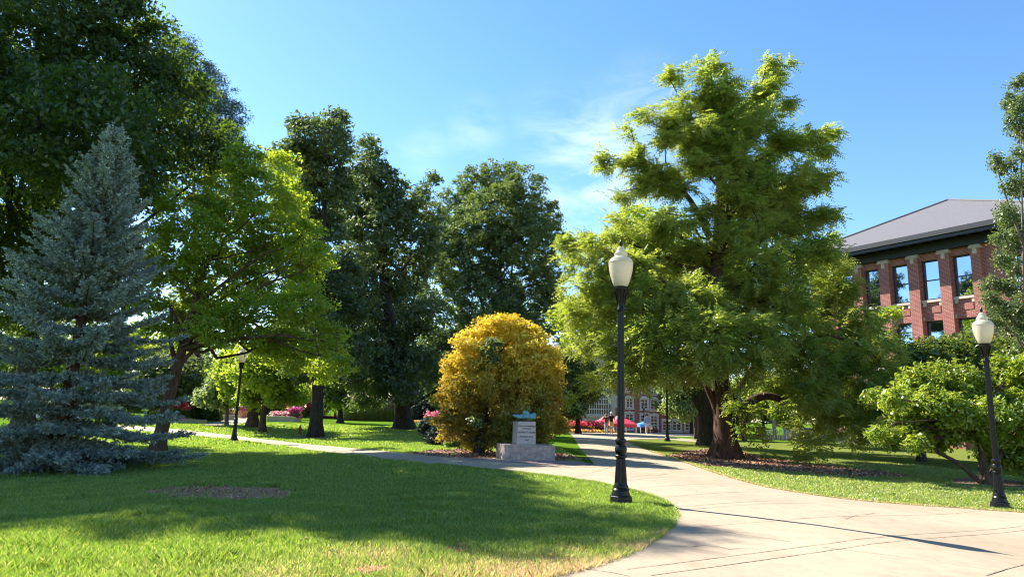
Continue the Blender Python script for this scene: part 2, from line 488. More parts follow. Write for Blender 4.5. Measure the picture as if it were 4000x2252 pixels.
class MB:
    """collects shapes into one mesh"""
    def __init__(self):
        self.v = []; self.f = []; self.n = 0
    def add(self, verts, faces):
        self.v.extend([tuple(map(float, p)) for p in verts])
        self.f.extend([tuple(i + self.n for i in f) for f in faces])
        self.n += len(verts)
        return self
    def box(self, x0, x1, y0, y1, z0, z1, taper=0.0):
        t = taper
        vs = [(x0, y0, z0), (x1, y0, z0), (x1, y1, z0), (x0, y1, z0), (x0 + t, y0 + t, z1), (x1 - t, y0 + t, z1), (x1 - t, y1 - t, z1), (x0 + t, y1 - t, z1)]
        return self.add(vs, [(0, 3, 2, 1), (4, 5, 6, 7), (0, 1, 5, 4), (1, 2, 6, 5), (2, 3, 7, 6), (3, 0, 4, 7)])
    def lathe(self, prof, n=20, c=(0, 0, 0), flute=0.0, caps=True, rot=0.0):
        vs = []; fs = []
        for (r, z) in prof:
            for k in range(n):
                a = 2 * math.pi * (k + rot) / n
                rr = r * (1 - flute * (k % 2))
                vs.append((c[0] + rr * math.cos(a), c[1] + rr * math.sin(a), c[2] + z))
        m = len(prof)
        for i in range(m - 1):
            for k in range(n):
                k2 = (k + 1) % n
                fs.append((i * n + k, i * n + k2, (i + 1) * n + k2, (i + 1) * n + k))
        if caps:
            fs.append(tuple(range(n - 1, -1, -1)))
            fs.append(tuple((m - 1) * n + k for k in range(n)))
        return self.add(vs, fs)
    def tube(self, pts, rad, n=8):
        v, f = tube_arrays(np.array(pts, float), np.array(rad, float), n)
        return self.add(v, [tuple(q) for q in f])
    def prism(self, poly, y0, y1):
        """poly in (x,z), extruded along y"""
        k = len(poly)
        vs = [(p[0], y0, p[1]) for p in poly] + [(p[0], y1, p[1]) for p in poly]
        fs = [tuple(range(k)), tuple(range(2 * k - 1, k - 1, -1))]
        for i in range(k):
            j = (i + 1) % k
            fs.append((i, i + k, j + k, j))
        return self.add(vs, fs)
    def build(self, name, mat, parent=None, loc=None, rz=0.0, smooth=False, bevel=0.0):
        me = bpy.data.meshes.new(name)
        me.from_pydata(self.v, [], self.f)
        me.update()
        bm = bmesh.new(); bm.from_mesh(me)
        bmesh.ops.recalc_face_normals(bm, faces=bm.faces)
        if bevel > 0:
            bmesh.ops.bevel(bm, geom=[e for e in bm.edges if len(e.link_faces) == 2 and e.calc_face_angle(0) > 0.6], offset=bevel, segments=2, affect='EDGES', profile=0.6)
        bm.to_mesh(me); bm.free()
        if smooth:
            me.polygons.foreach_set("use_smooth", [True] * len(me.polygons))
            try:
                me.set_sharp_from_angle(angle=R(40))
            except Exception:
                pass
        return link_mesh(name, me, mat, parent, loc, rz)

def tube_arrays(P, rad, n=6):
    m = len(P)
    T = np.gradient(P, axis=0)
    T /= (np.linalg.norm(T, axis=1, keepdims=True) + 1e-9)
    up = np.array([0.0, 0, 1]) if abs(T[0][2]) < 0.9 else np.array([1.0, 0, 0])
    a = np.cross(T[0], up); a /= np.linalg.norm(a)
    A = np.zeros_like(P)
    for i in range(m):
        a = a - T[i] * (a @ T[i])
        a /= (np.linalg.norm(a) + 1e-9)
        A[i] = a
    B = np.cross(T, A)
    th = np.arange(n) * 2 * math.pi / n
    V = P[:, None, :] + rad[:, None, None] * (np.cos(th)[None, :, None] * A[:, None, :] + np.sin(th)[None, :, None] * B[:, None, :])
    V = V.reshape(-1, 3)
    i = np.arange(m - 1)[:, None] * n
    k = np.arange(n)[None, :]
    k2 = (k + 1) % n
    Fq = np.stack([i + k, i + k2, i + n + k2, i + n + k], -1).reshape(-1, 4)
    return V, Fq

class TubeSet:
    def __init__(self):
        self.V = []; self.F = []; self.n = 0
    def add(self, P, rad, n=6):
        v, f = tube_arrays(np.asarray(P, float), np.asarray(rad, float), n)
        self.V.append(v); self.F.append(f + self.n); self.n += len(v)
    def mesh(self, name, off=None, jitter=0.0, rng=None):
        V = np.concatenate(self.V)
        if jitter and rng is not None:
            V = V + rng.normal(0, jitter, V.shape)
        if off is not None:
            V = V - off
        return np_mesh(name, V, [np.concatenate(self.F)], smooth=True)

def unit(v):
    return v / (np.linalg.norm(v, axis=-1, keepdims=True) + 1e-9)

def curve_pts(p0, p1, rng, n=6, sag=0.0, wob=0.08, bow=None):
    p0 = np.asarray(p0, float); p1 = np.asarray(p1, float)
    t = np.linspace(0, 1, n)[:, None]
    L = np.linalg.norm(p1 - p0)
    P = p0 * (1 - t) + p1 * t
    w = rng.normal(0, wob * L, 3)
    P = P + np.sin(t * math.pi) * w + np.array([0, 0, 1.0]) * (sag * L * np.sin(t * math.pi))
    P[1:-1] += rng.normal(0, wob * .25 * L, P[1:-1].shape)
    return P

def smooth_path(pts, n):
    pts = np.asarray(pts, float)
    d = np.concatenate([[0], np.cumsum(np.linalg.norm(np.diff(pts, axis=0), axis=1))])
    t = np.linspace(0, d[-1], n)
    Q = np.stack([np.interp(t, d, pts[:, k]) for k in range(pts.shape[1])], 1)
    for _ in range(2):
        Q[1:-1] = .25 * Q[:-2] + .5 * Q[1:-1] + .25 * Q[2:]
    return Q

# ------------------------------------------------------------------ foliage
def quads_from(c, a, b, lift, nrm):
    """leaf quads: tip/base along a, sides along b (already scaled)"""
    V = np.stack([c - a, c + b + nrm * lift[:, None], c + a, c - b + nrm * lift[:, None]], 1).reshape(-1, 3)
    Fq = np.arange(len(c) * 4).reshape(-1, 4)
    return V, Fq

def leaf_cloud(centers, outward, rc, per, size, rng, flat=0.6, droop=0.25, upbias=0.55, aspect=0.55, tiers=0.0):
    """broad leaves in clumps"""
    n = len(centers)
    C = np.repeat(centers, per, 0)
    O = np.repeat(outward, per, 0)
    rr = np.repeat(rc, per)[:, None]
    off = rng.normal(0, 1, C.shape)
    off = unit(off) * rng.random((len(C), 1)) ** 0.5
    off[:, 2] *= flat
    c = C + off * rr
    nrm = unit(np.array([0, 0, upbias]) + O * 0.35 + rng.normal(0, 0.55, C.shape))
    a = unit(np.cross(nrm, rng.normal(0, 1, C.shape)))
    a[:, 2] -= droop
    a = unit(a)
    b = unit(np.cross(nrm, a))
    s = size * rng.uniform(0.65, 1.3, len(C))
    return quads_from(c, a * s[:, None] * .5, b * (s * aspect * .5)[:, None], s * .10, np.cross(a, b))

def spray_cloud(centers, outward, rc, per, size, rng, nleaf=9, droop=0.35):
    """feathery flat sprays: little leaflets along a drooping axis"""
    C = np.repeat(centers, per, 0)
    O = np.repeat(outward, per, 0)
    rr = np.repeat(rc, per)[:, None]
    off = rng.normal(0, .5, C.shape); off[:, 2] *= .55
    o = C + off * rr
    d = O * np.array([1, 1, .25]) + rng.normal(0, .45, C.shape) + np.array([0, 0, -.02])
    d[:, 2] -= droop * rng.random(len(C))
    d = unit(d)
    side = unit(np.cross(d, np.array([0, 0, 1.0]) + rng.normal(0, .25, C.shape)))
    L = size * rng.uniform(.6, 1.35, len(C))
    t = np.linspace(.05, 1, nleaf)
    sgn = np.where(np.arange(nleaf) % 2 == 0, 1.0, -1.0)
    pos = o[:, None, :] + d[:, None, :] * (L[:, None] * t[None, :])[:, :, None]
    pos[:, :, 2] -= (droop * .9 * L[:, None] * t[None, :] ** 2)
    ld = d[:, None, :] * .55 + side[:, None, :] * sgn[None, :, None] * .9 + np.array([0, 0, -.35]) + rng.normal(0, .12, pos.shape)
    ld = unit(ld)
    ll = (L[:, None] * (.42 * (1 - .55 * t))[None, :])
    c = (pos + ld * ll[:, :, None] * .5).reshape(-1, 3)
    a = (ld * ll[:, :, None] * .5).reshape(-1, 3)
    nn = unit(np.cross(ld.reshape(-1, 3), np.repeat(d, nleaf, 0)) + rng.normal(0, .2, c.shape))
    b = unit(np.cross(nn, a)) * (ll.reshape(-1)[:, None] * .22)
    return quads_from(c, a, b, np.zeros(len(c)), nn)

def lobes_world(lobes, Y0, rng, dyr):
    out = []
    mean = np.mean([l[2] for l in lobes])
    for l in lobes:
        dy = l[3] if len(l) > 3 and l[3] is not None else rng.uniform(-dyr, dyr)
        Y = Y0 + dy
        c = vat(l[0], l[1], Y)
        dep = (c - np.array([0, 0, CAMH])) @ _F
        out.append((c, l[2] * dep / F_PX))
    return out

def clump_points(W, budget_clumps, rng, inner=.3, zsq=.9):
    wts = np.array([r ** 2 for _, r in W]); wts = wts / wts.sum()
    cs, os_ = [], []
    for (c, r), w in zip(W, wts):
        n = max(3, int(round(w * budget_clumps)))
        d = unit(rng.normal(0, 1, (n, 3)))
        rad = r * (inner + (1 - inner) * rng.random(n) ** .6)
        p = d * rad[:, None]; p[:, 2] *= zsq
        cs.append(c + p); os_.append(d)
    return np.concatenate(cs), np.concatenate(os_)

def px_path(pts, Y):
    return np.array([vat(p[0], p[1], Y + (p[2] if len(p) > 2 else 0)) for p in pts])

def make_tree(name, label, cat, base_px, trunk_px, trunk_r, lobes, leafmat, barkmat, seed, Y=None, clumps=700, per=40, size=.16, rc=(.35, .7),
              dyr=2.5, kind='leaf', group=None, extra_limbs=(), twigs=3, flat=.6, upbias=.55, base_xy=None, aspect=.55, inner=.3, droop=.25, limb_r=.4, limbs=True,
              crown_name='crown', branch_lobes=(), spray_n=9, first=.35, flare=1.45, crown2=None):
    rng = np.random.default_rng(seed)
    base = gp(*base_px) if base_xy is None else ground_at(*base_xy)
    Y0 = base[1] if Y is None else Y
    root = empty(name, base)
    tag(root, label, cat, group)
    P = px_path([(p[0], p[1], p[2] if len(p) > 2 else 0) for p in trunk_px], base[1])
    P = np.vstack([base[None, :] + np.array([0, 0, -.1]), P])
    Q = smooth_path(P, 22)
    tt = np.linspace(0, 1, len(Q))
    rad = trunk_r * (.03 + .97 * (1 - tt) ** .85)
    h = Q[:, 2] - base[2]
    rad = rad * (1 + (flare - 1) * np.exp(-np.maximum(h, 0) / max(.22, trunk_r * .9)))
    ts = TubeSet()
    # slightly lobed trunk
    v, f = tube_arrays(Q, rad, 14)
    th = np.tile(np.arange(14) * 2 * math.pi / 14, len(Q))
    cen = np.repeat(Q, 14, 0); amt = (.05 + .12 * np.exp(-np.repeat(np.maximum(h, 0), 14) / .8))
    v = cen + (v - cen) * (1 + amt * np.sin(th * 5 + seed) + rng.normal(0, .03, len(th)))[:, None]
    ts.V.append(v); ts.F.append(f); ts.n += len(v)
    W = lobes_world(lobes, Y0, rng, dyr)
    ends = []
    for poly, r0, r1 in extra_limbs:
        pp = px_path(poly, Y0)
        q = smooth_path(pp, 12)
        ts.add(q, np.linspace(r0, r1, len(q)), 8)
    bl = []
    for poly, r0, r1, rl, t0 in branch_lobes:      # limbs with foliage along their outer part
        pp = px_path(poly, Y0)
        q = smooth_path(pp, 14)
        ts.add(q, np.linspace(r0, r1, len(q)), 7)
        L = np.linalg.norm(np.diff(q, axis=0), axis=1).sum()
        k = max(2, int(L * (1 - t0) / (.75 if rl > 40 else .40)))
        for s in np.linspace(t0, 1, k):
            c = np.array([np.interp(s, np.linspace(0, 1, len(q)), q[:, j]) for j in range(3)])
            dep = (c - np.array([0, 0, CAMH])) @ _F
            rr = rl * dep / F_PX * (1.1 - .35 * (s - t0) / max(.01, 1 - t0)) * rng.uniform(.8, 1.2)
            bl.append((c + rng.normal(0, .2, 3), rr))
    cc, oo = clump_points(W, clumps, rng, inner) if len(W) else (np.zeros((0, 3)), np.zeros((0, 3)))
    if limbs:
        for (c, r) in W:
            if kind == 'spray' and (r < .62 or c[2] < base[2] + 3.2):
                continue
            hmin = base[2] + first * (Q[-1][2] - base[2])
            za = np.clip(c[2] - .55 * np.linalg.norm((c - Q[-1])[:2]) - .3 * r, hmin, Q[-1][2])
            i = int(np.argmin(np.abs(Q[:, 2] - za)))
            r0 = min(rad[i] * .6, limb_r * trunk_r * 1.2, .05 + .05 * r)
            q = curve_pts(Q[i], c, rng, 8, sag=.09, wob=.09)
            ts.add(q, np.linspace(r0, max(.015, r0 * .3), 8), 6)
            d2 = np.linalg.norm(cc - c, axis=1)
            near = np.argsort(d2)[:max(4, int(len(cc) / max(1, len(W))))]
            for j in rng.choice(near, min(len(near), twigs), replace=False):
                s = rng.integers(4, 8)
                q2 = curve_pts(q[s], cc[j], rng, 5, sag=.04, wob=.06)
                ts.add(q2, np.linspace(max(.012, r0 * .32), .008, 5), 4)
    if bl:
        ba = np.array([r for _, r in bl])
        nb = int(sum(np.maximum(9, (ba / .2) ** 2 * 1.5)))
        c3, o3 = clump_points(bl, nb, rng, .1, .7)
        ax = Q[:, :2].mean(0)
        o3 = unit(o3 + unit(np.c_[c3[:, :2] - ax, np.zeros(len(c3))]) * .8)
        cc = np.vstack([cc, c3]); oo = np.vstack([oo, o3])
    tm = ts.mesh(name + "_trunk", base)
    link_mesh('trunk', tm, M[barkmat], root)
    crc = rng.uniform(rc[0], rc[1], len(cc))
    keep = cc[:, 2] > G(cc[:, 0], cc[:, 1]) + .12
    cc, oo, crc = cc[keep], oo[keep], crc[keep]
    if kind == 'leaf':
        V, Fq = leaf_cloud(cc, oo, crc, per, size, rng, flat, droop, upbias, aspect)
    else:
        V, Fq = spray_cloud(cc, oo, crc, per, size, rng, spray_n, droop)
    gz = G(V[:, 0], V[:, 1]) + .02
    V[:, 2] = np.maximum(V[:, 2], gz)
    link_mesh(crown_name, np_mesh(name + "_crown", V - base, [Fq]), M[leafmat], root)
    if crown2:
        lob2, mat2, n2, nm2 = crown2
        W2 = lobes_world(lob2, Y0, rng, .1)
        c2, o2 = clump_points(W2, n2, rng, inner)
        V, Fq = leaf_cloud(c2, o2, rng.uniform(rc[0], rc[1], len(c2)), per, size * 1.15, rng, flat, droop, upbias, aspect)
        link_mesh(nm2, np_mesh(nm2, V - base, [Fq]), M[mat2], root)
    return root

# ------------------------------------------------------------------ ground, paths, beds
def in_poly(x, y, poly):
    x = np.asarray(x); y = np.asarray(y)
    r = np.zeros(x.shape, bool)
    n = len(poly)
    j = n - 1
    for i in range(n):
        xi, yi = poly[i][0], poly[i][1]; xj, yj = poly[j][0], poly[j][1]
        c = ((yi > y) != (yj > y))
        with np.errstate(divide='ignore', invalid='ignore'):
            xx = (xj - xi) * (y - yi) / (yj - yi + 1e-12) + xi
        r ^= c & (x < xx)
        j = i
    return r

def px_poly(pts):
    return [gp(*p)[:2] for p in pts]

def ragged(poly, amt, rng, step=.12):
    out = []
    n = len(poly)
    for i in range(n):
        a = np.array(poly[i]); b = np.array(poly[(i + 1) % n])
        k = max(1, int(np.linalg.norm(b - a) / step))
        for s in range(k):
            out.append(a + (b - a) * s / k)
    out = np.array(out)
    ph = rng.random(6) * 6.28
    t = np.linspace(0, 2 * math.pi, len(out), endpoint=False)
    c = out.mean(0)
    d = unit(out - c)
    w = sum(np.sin(t * f + p) for f, p in zip((3, 5, 9, 14, 23, 37), ph)) / 3
    return [tuple(p) for p in out + d * (w * amt + rng.normal(0, amt * .25, len(out)))[:, None]]

def sheet(name, poly, dz, mat, cell=.8, kind='structure', maxcuts=90):
    bm = bmesh.new()
    vs = [bm.verts.new((p[0], p[1], 0)) for p in poly]
    f = bm.faces.new(vs)
    bm.normal_update()
    bmesh.ops.triangulate(bm, faces=[f], ngon_method='EAR_CLIP')
    xs = [p[0] for p in poly]; ys = [p[1] for p in poly]
    for axis, lo, hi in ((0, min(xs), max(xs)), (1, min(ys), max(ys))):
        k = min(maxcuts, int((hi - lo) / cell))
        for i in range(1, k):
            co = [0, 0, 0]; no = [0, 0, 0]
            co[axis] = lo + (hi - lo) * i / k; no[axis] = 1
            bmesh.ops.bisect_plane(bm, geom=bm.verts[:] + bm.edges[:] + bm.faces[:], plane_co=co, plane_no=no)
    fc = [q.calc_center_median() for q in bm.faces]
    ok = in_poly(np.array([c.x for c in fc]), np.array([c.y for c in fc]), poly)
    print(name, 'faces', len(fc), 'outside', int((~ok).sum()))
    bmesh.ops.delete(bm, geom=[q for q, k in zip(list(bm.faces), ok) if not k], context='FACES')
    for v in bm.verts:
        v.co.z = float(G(v.co.x, v.co.y)) + dz
    bmesh.ops.recalc_face_normals(bm, faces=bm.faces)
    for f in bm.faces:
        if f.normal.z < 0:
            f.normal_flip()
    me = bpy.data.meshes.new(name)
    bm.to_mesh(me); bm.free()
    o = link_mesh(name, me, mat)
    tag(o, kind=kind)
    return o

NEAR_EDGE = [(300, 1672), (420, 1676), (541, 1682), (700, 1694), (920, 1716), (1100, 1740), (1300, 1768), (1500, 1792), (1700, 1815), (1900, 1836), (2050, 1852), (2200, 1868), (2330, 1890), (2430, 1910), (2520, 1933), (2590, 1960), (2625, 1988), (2637, 2018), (2620, 2055), (2585, 2090), (2530, 2125), (2440, 2172), (2300, 2220), (2130, 2262), (1900, 2330)]
RIGHT_EDGE = [(4300, 2018), (4000, 2003), (3900, 1997), (3700, 1982), (3500, 1968), (3300, 1950), (3150, 1930), (3000, 1905), (2900, 1880), (2800, 1850), (2700, 1815), (2640, 1795), (2588, 1778), (2540, 1762), (2500, 1748), (2465, 1732), (2446, 1722)]
PATH_PX = NEAR_EDGE + [(1900, 2600), (4700, 2700), (4700, 2050)] + RIGHT_EDGE + [(2460, 1716), (2500, 1714), (2604, 1714), (2674, 1722), (2800, 1729), (2800, 1721), (2674, 1712), (2600, 1706), (2530, 1702), (2640, 1703), (2720, 1706), (2720, 1698), (2602, 1690), (2530, 1687), (2439, 1689), (2300, 1687), (2222, 1682), (2150, 1679), (2000, 1677), (2000, 1682), (2150, 1684), (2222, 1689), (2240, 1705), (2260, 1740), (2290, 1778), (2310, 1800), (2321, 1815), (2200, 1816), (2100, 1812), (1990, 1805), (1900, 1797), (1800, 1790), (1640, 1776), (1500, 1762), (1300, 1743), (1200, 1734), (1100, 1722), (920, 1701), (700, 1676), (541, 1664), (420, 1657), (300, 1655)]
PATH = px_poly(PATH_PX)
PATH_LEFT = px_poly([(786, 1662), (914, 1633), (985, 1629), (985, 1646), (930, 1658), (860, 1663)])
BRICKS = px_poly([(1740, 1783), (1880, 1791), (1942, 1794), (2060, 1796), (2165, 1798), (2260, 1803), (2321, 1814), (2200, 1817), (2100, 1813), (1990, 1806), (1900, 1798), (1800, 1791)])
_rg = np.random.default_rng(3)
SOILS = {
    'bare_soil_patch': ragged(px_poly([(545, 1925), (640, 1903), (760, 1897), (900, 1900), (1060, 1905), (1185, 1925), (1110, 1945), (960, 1952), (800, 1953), (640, 1948)]), .12, _rg),
    'mulch_bed_cypress': ragged(px_poly([(2625, 1782), (2680, 1760), (2780, 1752), (2900, 1764), (3000, 1790), (3200, 1812), (3420, 1838), (3560, 1858), (3480, 1864), (3300, 1858), (3050, 1838), (2850, 1826), (2760, 1822), (2690, 1806)]), .25, _rg, .3),
    'mulch_bed_monument': ragged(px_poly([(1590, 1772), (1680, 1757), (1800, 1753), (1950, 1765), (2165, 1770), (2240, 1778), (2290, 1796), (2165, 1797), (1942, 1793), (1800, 1788), (1690, 1780)]), .12, _rg, .3),
    'mulch_bed_spruce': ragged(px_poly([(-500, 1790), (100, 1785), (330, 1795), (520, 1803), (470, 1818), (300, 1830), (150, 1842), (-100, 1848), (-500, 1850)]), .25, _rg, .3),
    'mulch_bed_magnolia': ragged(px_poly([(3700, 1868), (3800, 1862), (4000, 1878), (4200, 1890), (4200, 1925), (3950, 1905), (3800, 1895), (3720, 1884)]), .2, _rg, .3),
    'mulch_ring_hydrant': ragged(px_poly([(1130, 1706), (1180, 1700), (1230, 1697), (1290, 1704), (1330, 1712), (1250, 1713), (1170, 1711)]), .25, _rg, .4),
    'dry_soil_edge': ragged(px_poly([(2170, 2128), (2250, 2118), (2340, 2122), (2390, 2135), (2330, 2148), (2240, 2150)]), .05, _rg),
    'dry_soil_spot': ragged(px_poly([(1390, 2222), (1450, 2208), (1510, 2212), (1500, 2230), (1430, 2235)]), .04, _rg),
    'soil_spot_shade': ragged(px_poly([(1740, 2140), (1800, 2118), (1850, 2125), (1835, 2150), (1770, 2160)]), .04, _rg),
}
DRY = [(2300, 2230, 1.0, 1.0), (2050, 2240, 1.0, .95), (1750, 2240, .7, .75), (1480, 2165, .55, .7), (1330, 2160, .5, .6), (1080, 2240, .7, .55), (2480, 2140, .45, 1.0), (2580, 2090, .25, .7), (1450, 2225, .35, .8), (600, 2235, .6, .25)]
DRYW = [(gp(a, b)[:2], r, w) for a, b, r, w in DRY]
RE_W = np.array(px_poly(RIGHT_EDGE))

def dry_mask(x, y):
    d = np.zeros(np.shape(x))
    for c, r, w in DRYW:
        d = np.maximum(d, w * np.exp(-(((x - c[0]) ** 2 + (y - c[1]) ** 2) / (r * r))))
    # parched fringe along the right-hand lawn
    dm = np.full(np.shape(x), 99.0)
    for a, b in zip(RE_W[:-1], RE_W[1:]):
        ab = b - a; t = np.clip(((x - a[0]) * ab[0] + (y - a[1]) * ab[1]) / (ab @ ab), 0, 1)
        dm = np.minimum(dm, np.hypot(x - a[0] - t * ab[0], y - a[1] - t * ab[1]))
    d = np.maximum(d, .75 * np.exp(-(dm / .35) ** 2))
    d = np.maximum(d, .30 * S((x - 3.5) / 2) * (1 - S((y - 45) / 10)))
    return d

def lawn_mat():
    m, nt, out = new_mat("lawn")
    L = nt.links.new
    tc = nt.nodes.new("ShaderNodeTexCoord")
    n1 = noise(nt, tc.outputs['Object'], .55, 5)
    n2 = noise(nt, tc.outputs['Object'], 9, 6, .7)
    r1 = ramp(nt, [(.3, (.075, .15, .015)), (.7, (.115, .20, .022))])
    L(n1.outputs['Fac'], r1.inputs[0])
    r2 = ramp(nt, [(.3, (.55, .55, .5)), (.72, (1.3, 1.3, 1.25))])
    L(n2.outputs['Fac'], r2.inputs[0])
    c = mixc(nt, 1.0, r1.outputs[0], r2.outputs[0], 'MULTIPLY')
    at = nt.nodes.new("ShaderNodeAttribute"); at.attribute_name = "dry"
    c = mixc(nt, at.outputs['Fac'], c, (.26, .19, .085))
    d = nt.nodes.new("ShaderNodeBsdfDiffuse"); L(c, d.inputs['Color'])
    bp = nt.nodes.new("ShaderNodeBump"); bp.inputs['Strength'].default_value = .9; bp.inputs['Distance'].default_value = .06
    L(n2.outputs['Fac'], bp.inputs['Height']); L(bp.outputs[0], d.inputs['Normal'])
    L(d.outputs[0], out.inputs['Surface'])
    return m

def blade_mat():
    m, nt, out = new_mat("grass_blades")
    L = nt.links.new
    geo = nt.nodes.new("ShaderNodeNewGeometry")
    r = ramp(nt, [(0, (.075, .165, .012)), (.5, (.14, .245, .019)), (.9, (.225, .325, .03)), (1, (.46, .45, .14))])
    L(geo.outputs['Random Per Island'], r.inputs[0])
    at = nt.nodes.new("ShaderNodeAttribute"); at.attribute_name = "dry"
    rd = ramp(nt, [(0, (.34, .24, .10)), (.6, (.46, .34, .15)), (1, (.58, .47, .25))])
    L(geo.outputs['Random Per Island'], rd.inputs[0])
    c = mixc(nt, at.outputs['Fac'], r.outputs[0], rd.outputs[0])
    d = nt.nodes.new("ShaderNodeBsdfDiffuse"); L(c, d.inputs['Color'])
    t = nt.nodes.new("ShaderNodeBsdfTranslucent")
    hv = nt.nodes.new("ShaderNodeHueSaturation"); hv.inputs['Value'].default_value = 2.3; hv.inputs['Hue'].default_value = .485
    L(c, hv.inputs['Color']); L(hv.outputs[0], t.inputs['Color'])
    ms = nt.nodes.new("ShaderNodeMixShader"); ms.inputs[0].default_value = .45
    L(d.outputs[0], ms.inputs[1]); L(t.outputs[0], ms.inputs[2])
    g = nt.nodes.new("ShaderNodeBsdfGlossy"); g.inputs['Roughness'].default_value = .45
    m2 = nt.nodes.new("ShaderNodeMixShader"); m2.inputs[0].default_value = .08
    L(ms.outputs[0], m2.inputs[1]); L(g.outputs[0], m2.inputs[2])
    L(m2.outputs[0], out.inputs['Surface'])
    return m

def concrete_mat():
    m, nt, out = new_mat("broom_finished_concrete")
    L = nt.links.new
    tc = nt.nodes.new("ShaderNodeTexCoord")
    n1 = noise(nt, tc.outputs['Object'], .35, 5)
    n2 = noise(nt, tc.outputs['Object'], 3.2, 8, .7)
    n3 = noise(nt, tc.outputs['Object'], 60, 3)
    r1 = ramp(nt, [(.3, (.325, .255, .175)), (.7, (.41, .33, .23))])
    L(n1.outputs['Fac'], r1.inputs[0])
    r2 = ramp(nt, [(.25, (.74, .74, .75)), (.5, (.97, .97, .97)), (.8, (1.08, 1.07, 1.05))])
    L(n2.outputs['Fac'], r2.inputs[0])
    c = mixc(nt, 1.0, r1.outputs[0], r2.outputs[0], 'MULTIPLY')
    r3 = ramp(nt, [(.3, (.88, .88, .88)), (.7, (1.08, 1.08, 1.08))])
    L(n3.outputs['Fac'], r3.inputs[0])
    c = mixc(nt, 1.0, c, r3.outputs[0], 'MULTIPLY')
    # dark gum spots and stains
    vo = nt.nodes.new("ShaderNodeTexVoronoi"); vo.inputs['Scale'].default_value = 1.1
    L(tc.outputs['Object'], vo.inputs['Vector'])
    rv = ramp(nt, [(.018, (.55, .5, .47)), (.04, (1, 1, 1))])
    L(vo.outputs['Distance'], rv.inputs[0])
    c = mixc(nt, 1.0, c, rv.outputs[0], 'MULTIPLY')
    p = nt.nodes.new("ShaderNodeBsdfPrincipled"); p.inputs['Roughness'].default_value = .9
    p.inputs['Specular IOR Level'].default_value = .25
    L(c, p.inputs['Base Color'])
    bp = nt.nodes.new("ShaderNodeBump"); bp.inputs['Strength'].default_value = .25; bp.inputs['Distance'].default_value = .004
    L(n3.outputs['Fac'], bp.inputs['Height']); L(bp.outputs[0], p.inputs['Normal'])
    L(p.outputs[0], out.inputs['Surface'])
    return m

M['lawn'] = lawn_mat(); M['blade'] = blade_mat(); M['concrete'] = concrete_mat()
M['joint'] = simple_mat("joint_grit", (.25, .195, .14), rough=1, var=.4, scale=9)  # brown tone of the path joints and cracks
M['mulch'] = simple_mat("wood_mulch", (.08, .045, .032), rough=1, var=.6, scale=26, bump=1.0, col2=(.28, .17, .12))
M['soil'] = simple_mat("bare_soil", (.24, .085, .038), rough=1, var=.55, scale=11, bump=.7, col2=(.46, .19, .09))
M['pavers'] = brick_mat("purple_brick_pavers", (.27, .18, .165), (.21, .14, .135), (.33, .28, .25), .2, .1, .008)

def paver_xy():
    # pavers lie flat: drive the brick pattern by x and y
    nt = M['pavers'].node_tree
    for n in nt.nodes:
        if n.type == 'COMBXYZ':
            for l in list(n.inputs['X'].links) + list(n.inputs['Y'].links):
                nt.links.remove(l)
            sep = [k for k in nt.nodes if k.type == 'SEPXYZ'][0]
            nt.links.new(sep.outputs['X'], n.inputs['X'])
            nt.links.new(sep.outputs['Y'], n.inputs['Y'])
paver_xy()

def build_ground():
    def axis(segs):
        out = []
        for a, b, st in segs:
            out.append(np.arange(a, b, st))
        return np.unique(np.round(np.concatenate(out), 4))
    xs = axis([(-420, -60, 20), (-60, -30, 3), (-30, 30, .5), (30, 62, 2), (62, 421, 20)])
    ys = axis([(-60, -4, 8), (-4, 64, .5), (64, 104, 2), (104, 700, 24)])
    X, Y = np.meshgrid(xs, ys)
    V = np.stack([X, Y, G(X, Y)], -1).reshape(-1, 3)
    ny, nx = X.shape
    i = np.arange(ny - 1)[:, None] * nx + np.arange(nx - 1)[None, :]
    Fq = np.stack([i, i + 1, i + nx + 1, i + nx], -1).reshape(-1, 4)
    me = np_mesh("lawn", V, [Fq], smooth=True)
    at = me.attributes.new("dry", 'FLOAT', 'POINT')
    at.data.foreach_set("value", dry_mask(V[:, 0], V[:, 1]).astype(np.float32))
    tag(link_mesh("lawn_ground", me, M['lawn']), kind='structure')
build_ground()
sheet("concrete_path", PATH, .016, M['concrete'], .9)
sheet("garden_path", PATH_LEFT, .016, M['concrete'], 2.5)
sheet("brick_paving", BRICKS, .022, M['pavers'], .8)
for nm, pl in SOILS.items():
    sheet(nm, pl, .009, M['mulch'] if 'mulch' in nm else M['soil'], .7)

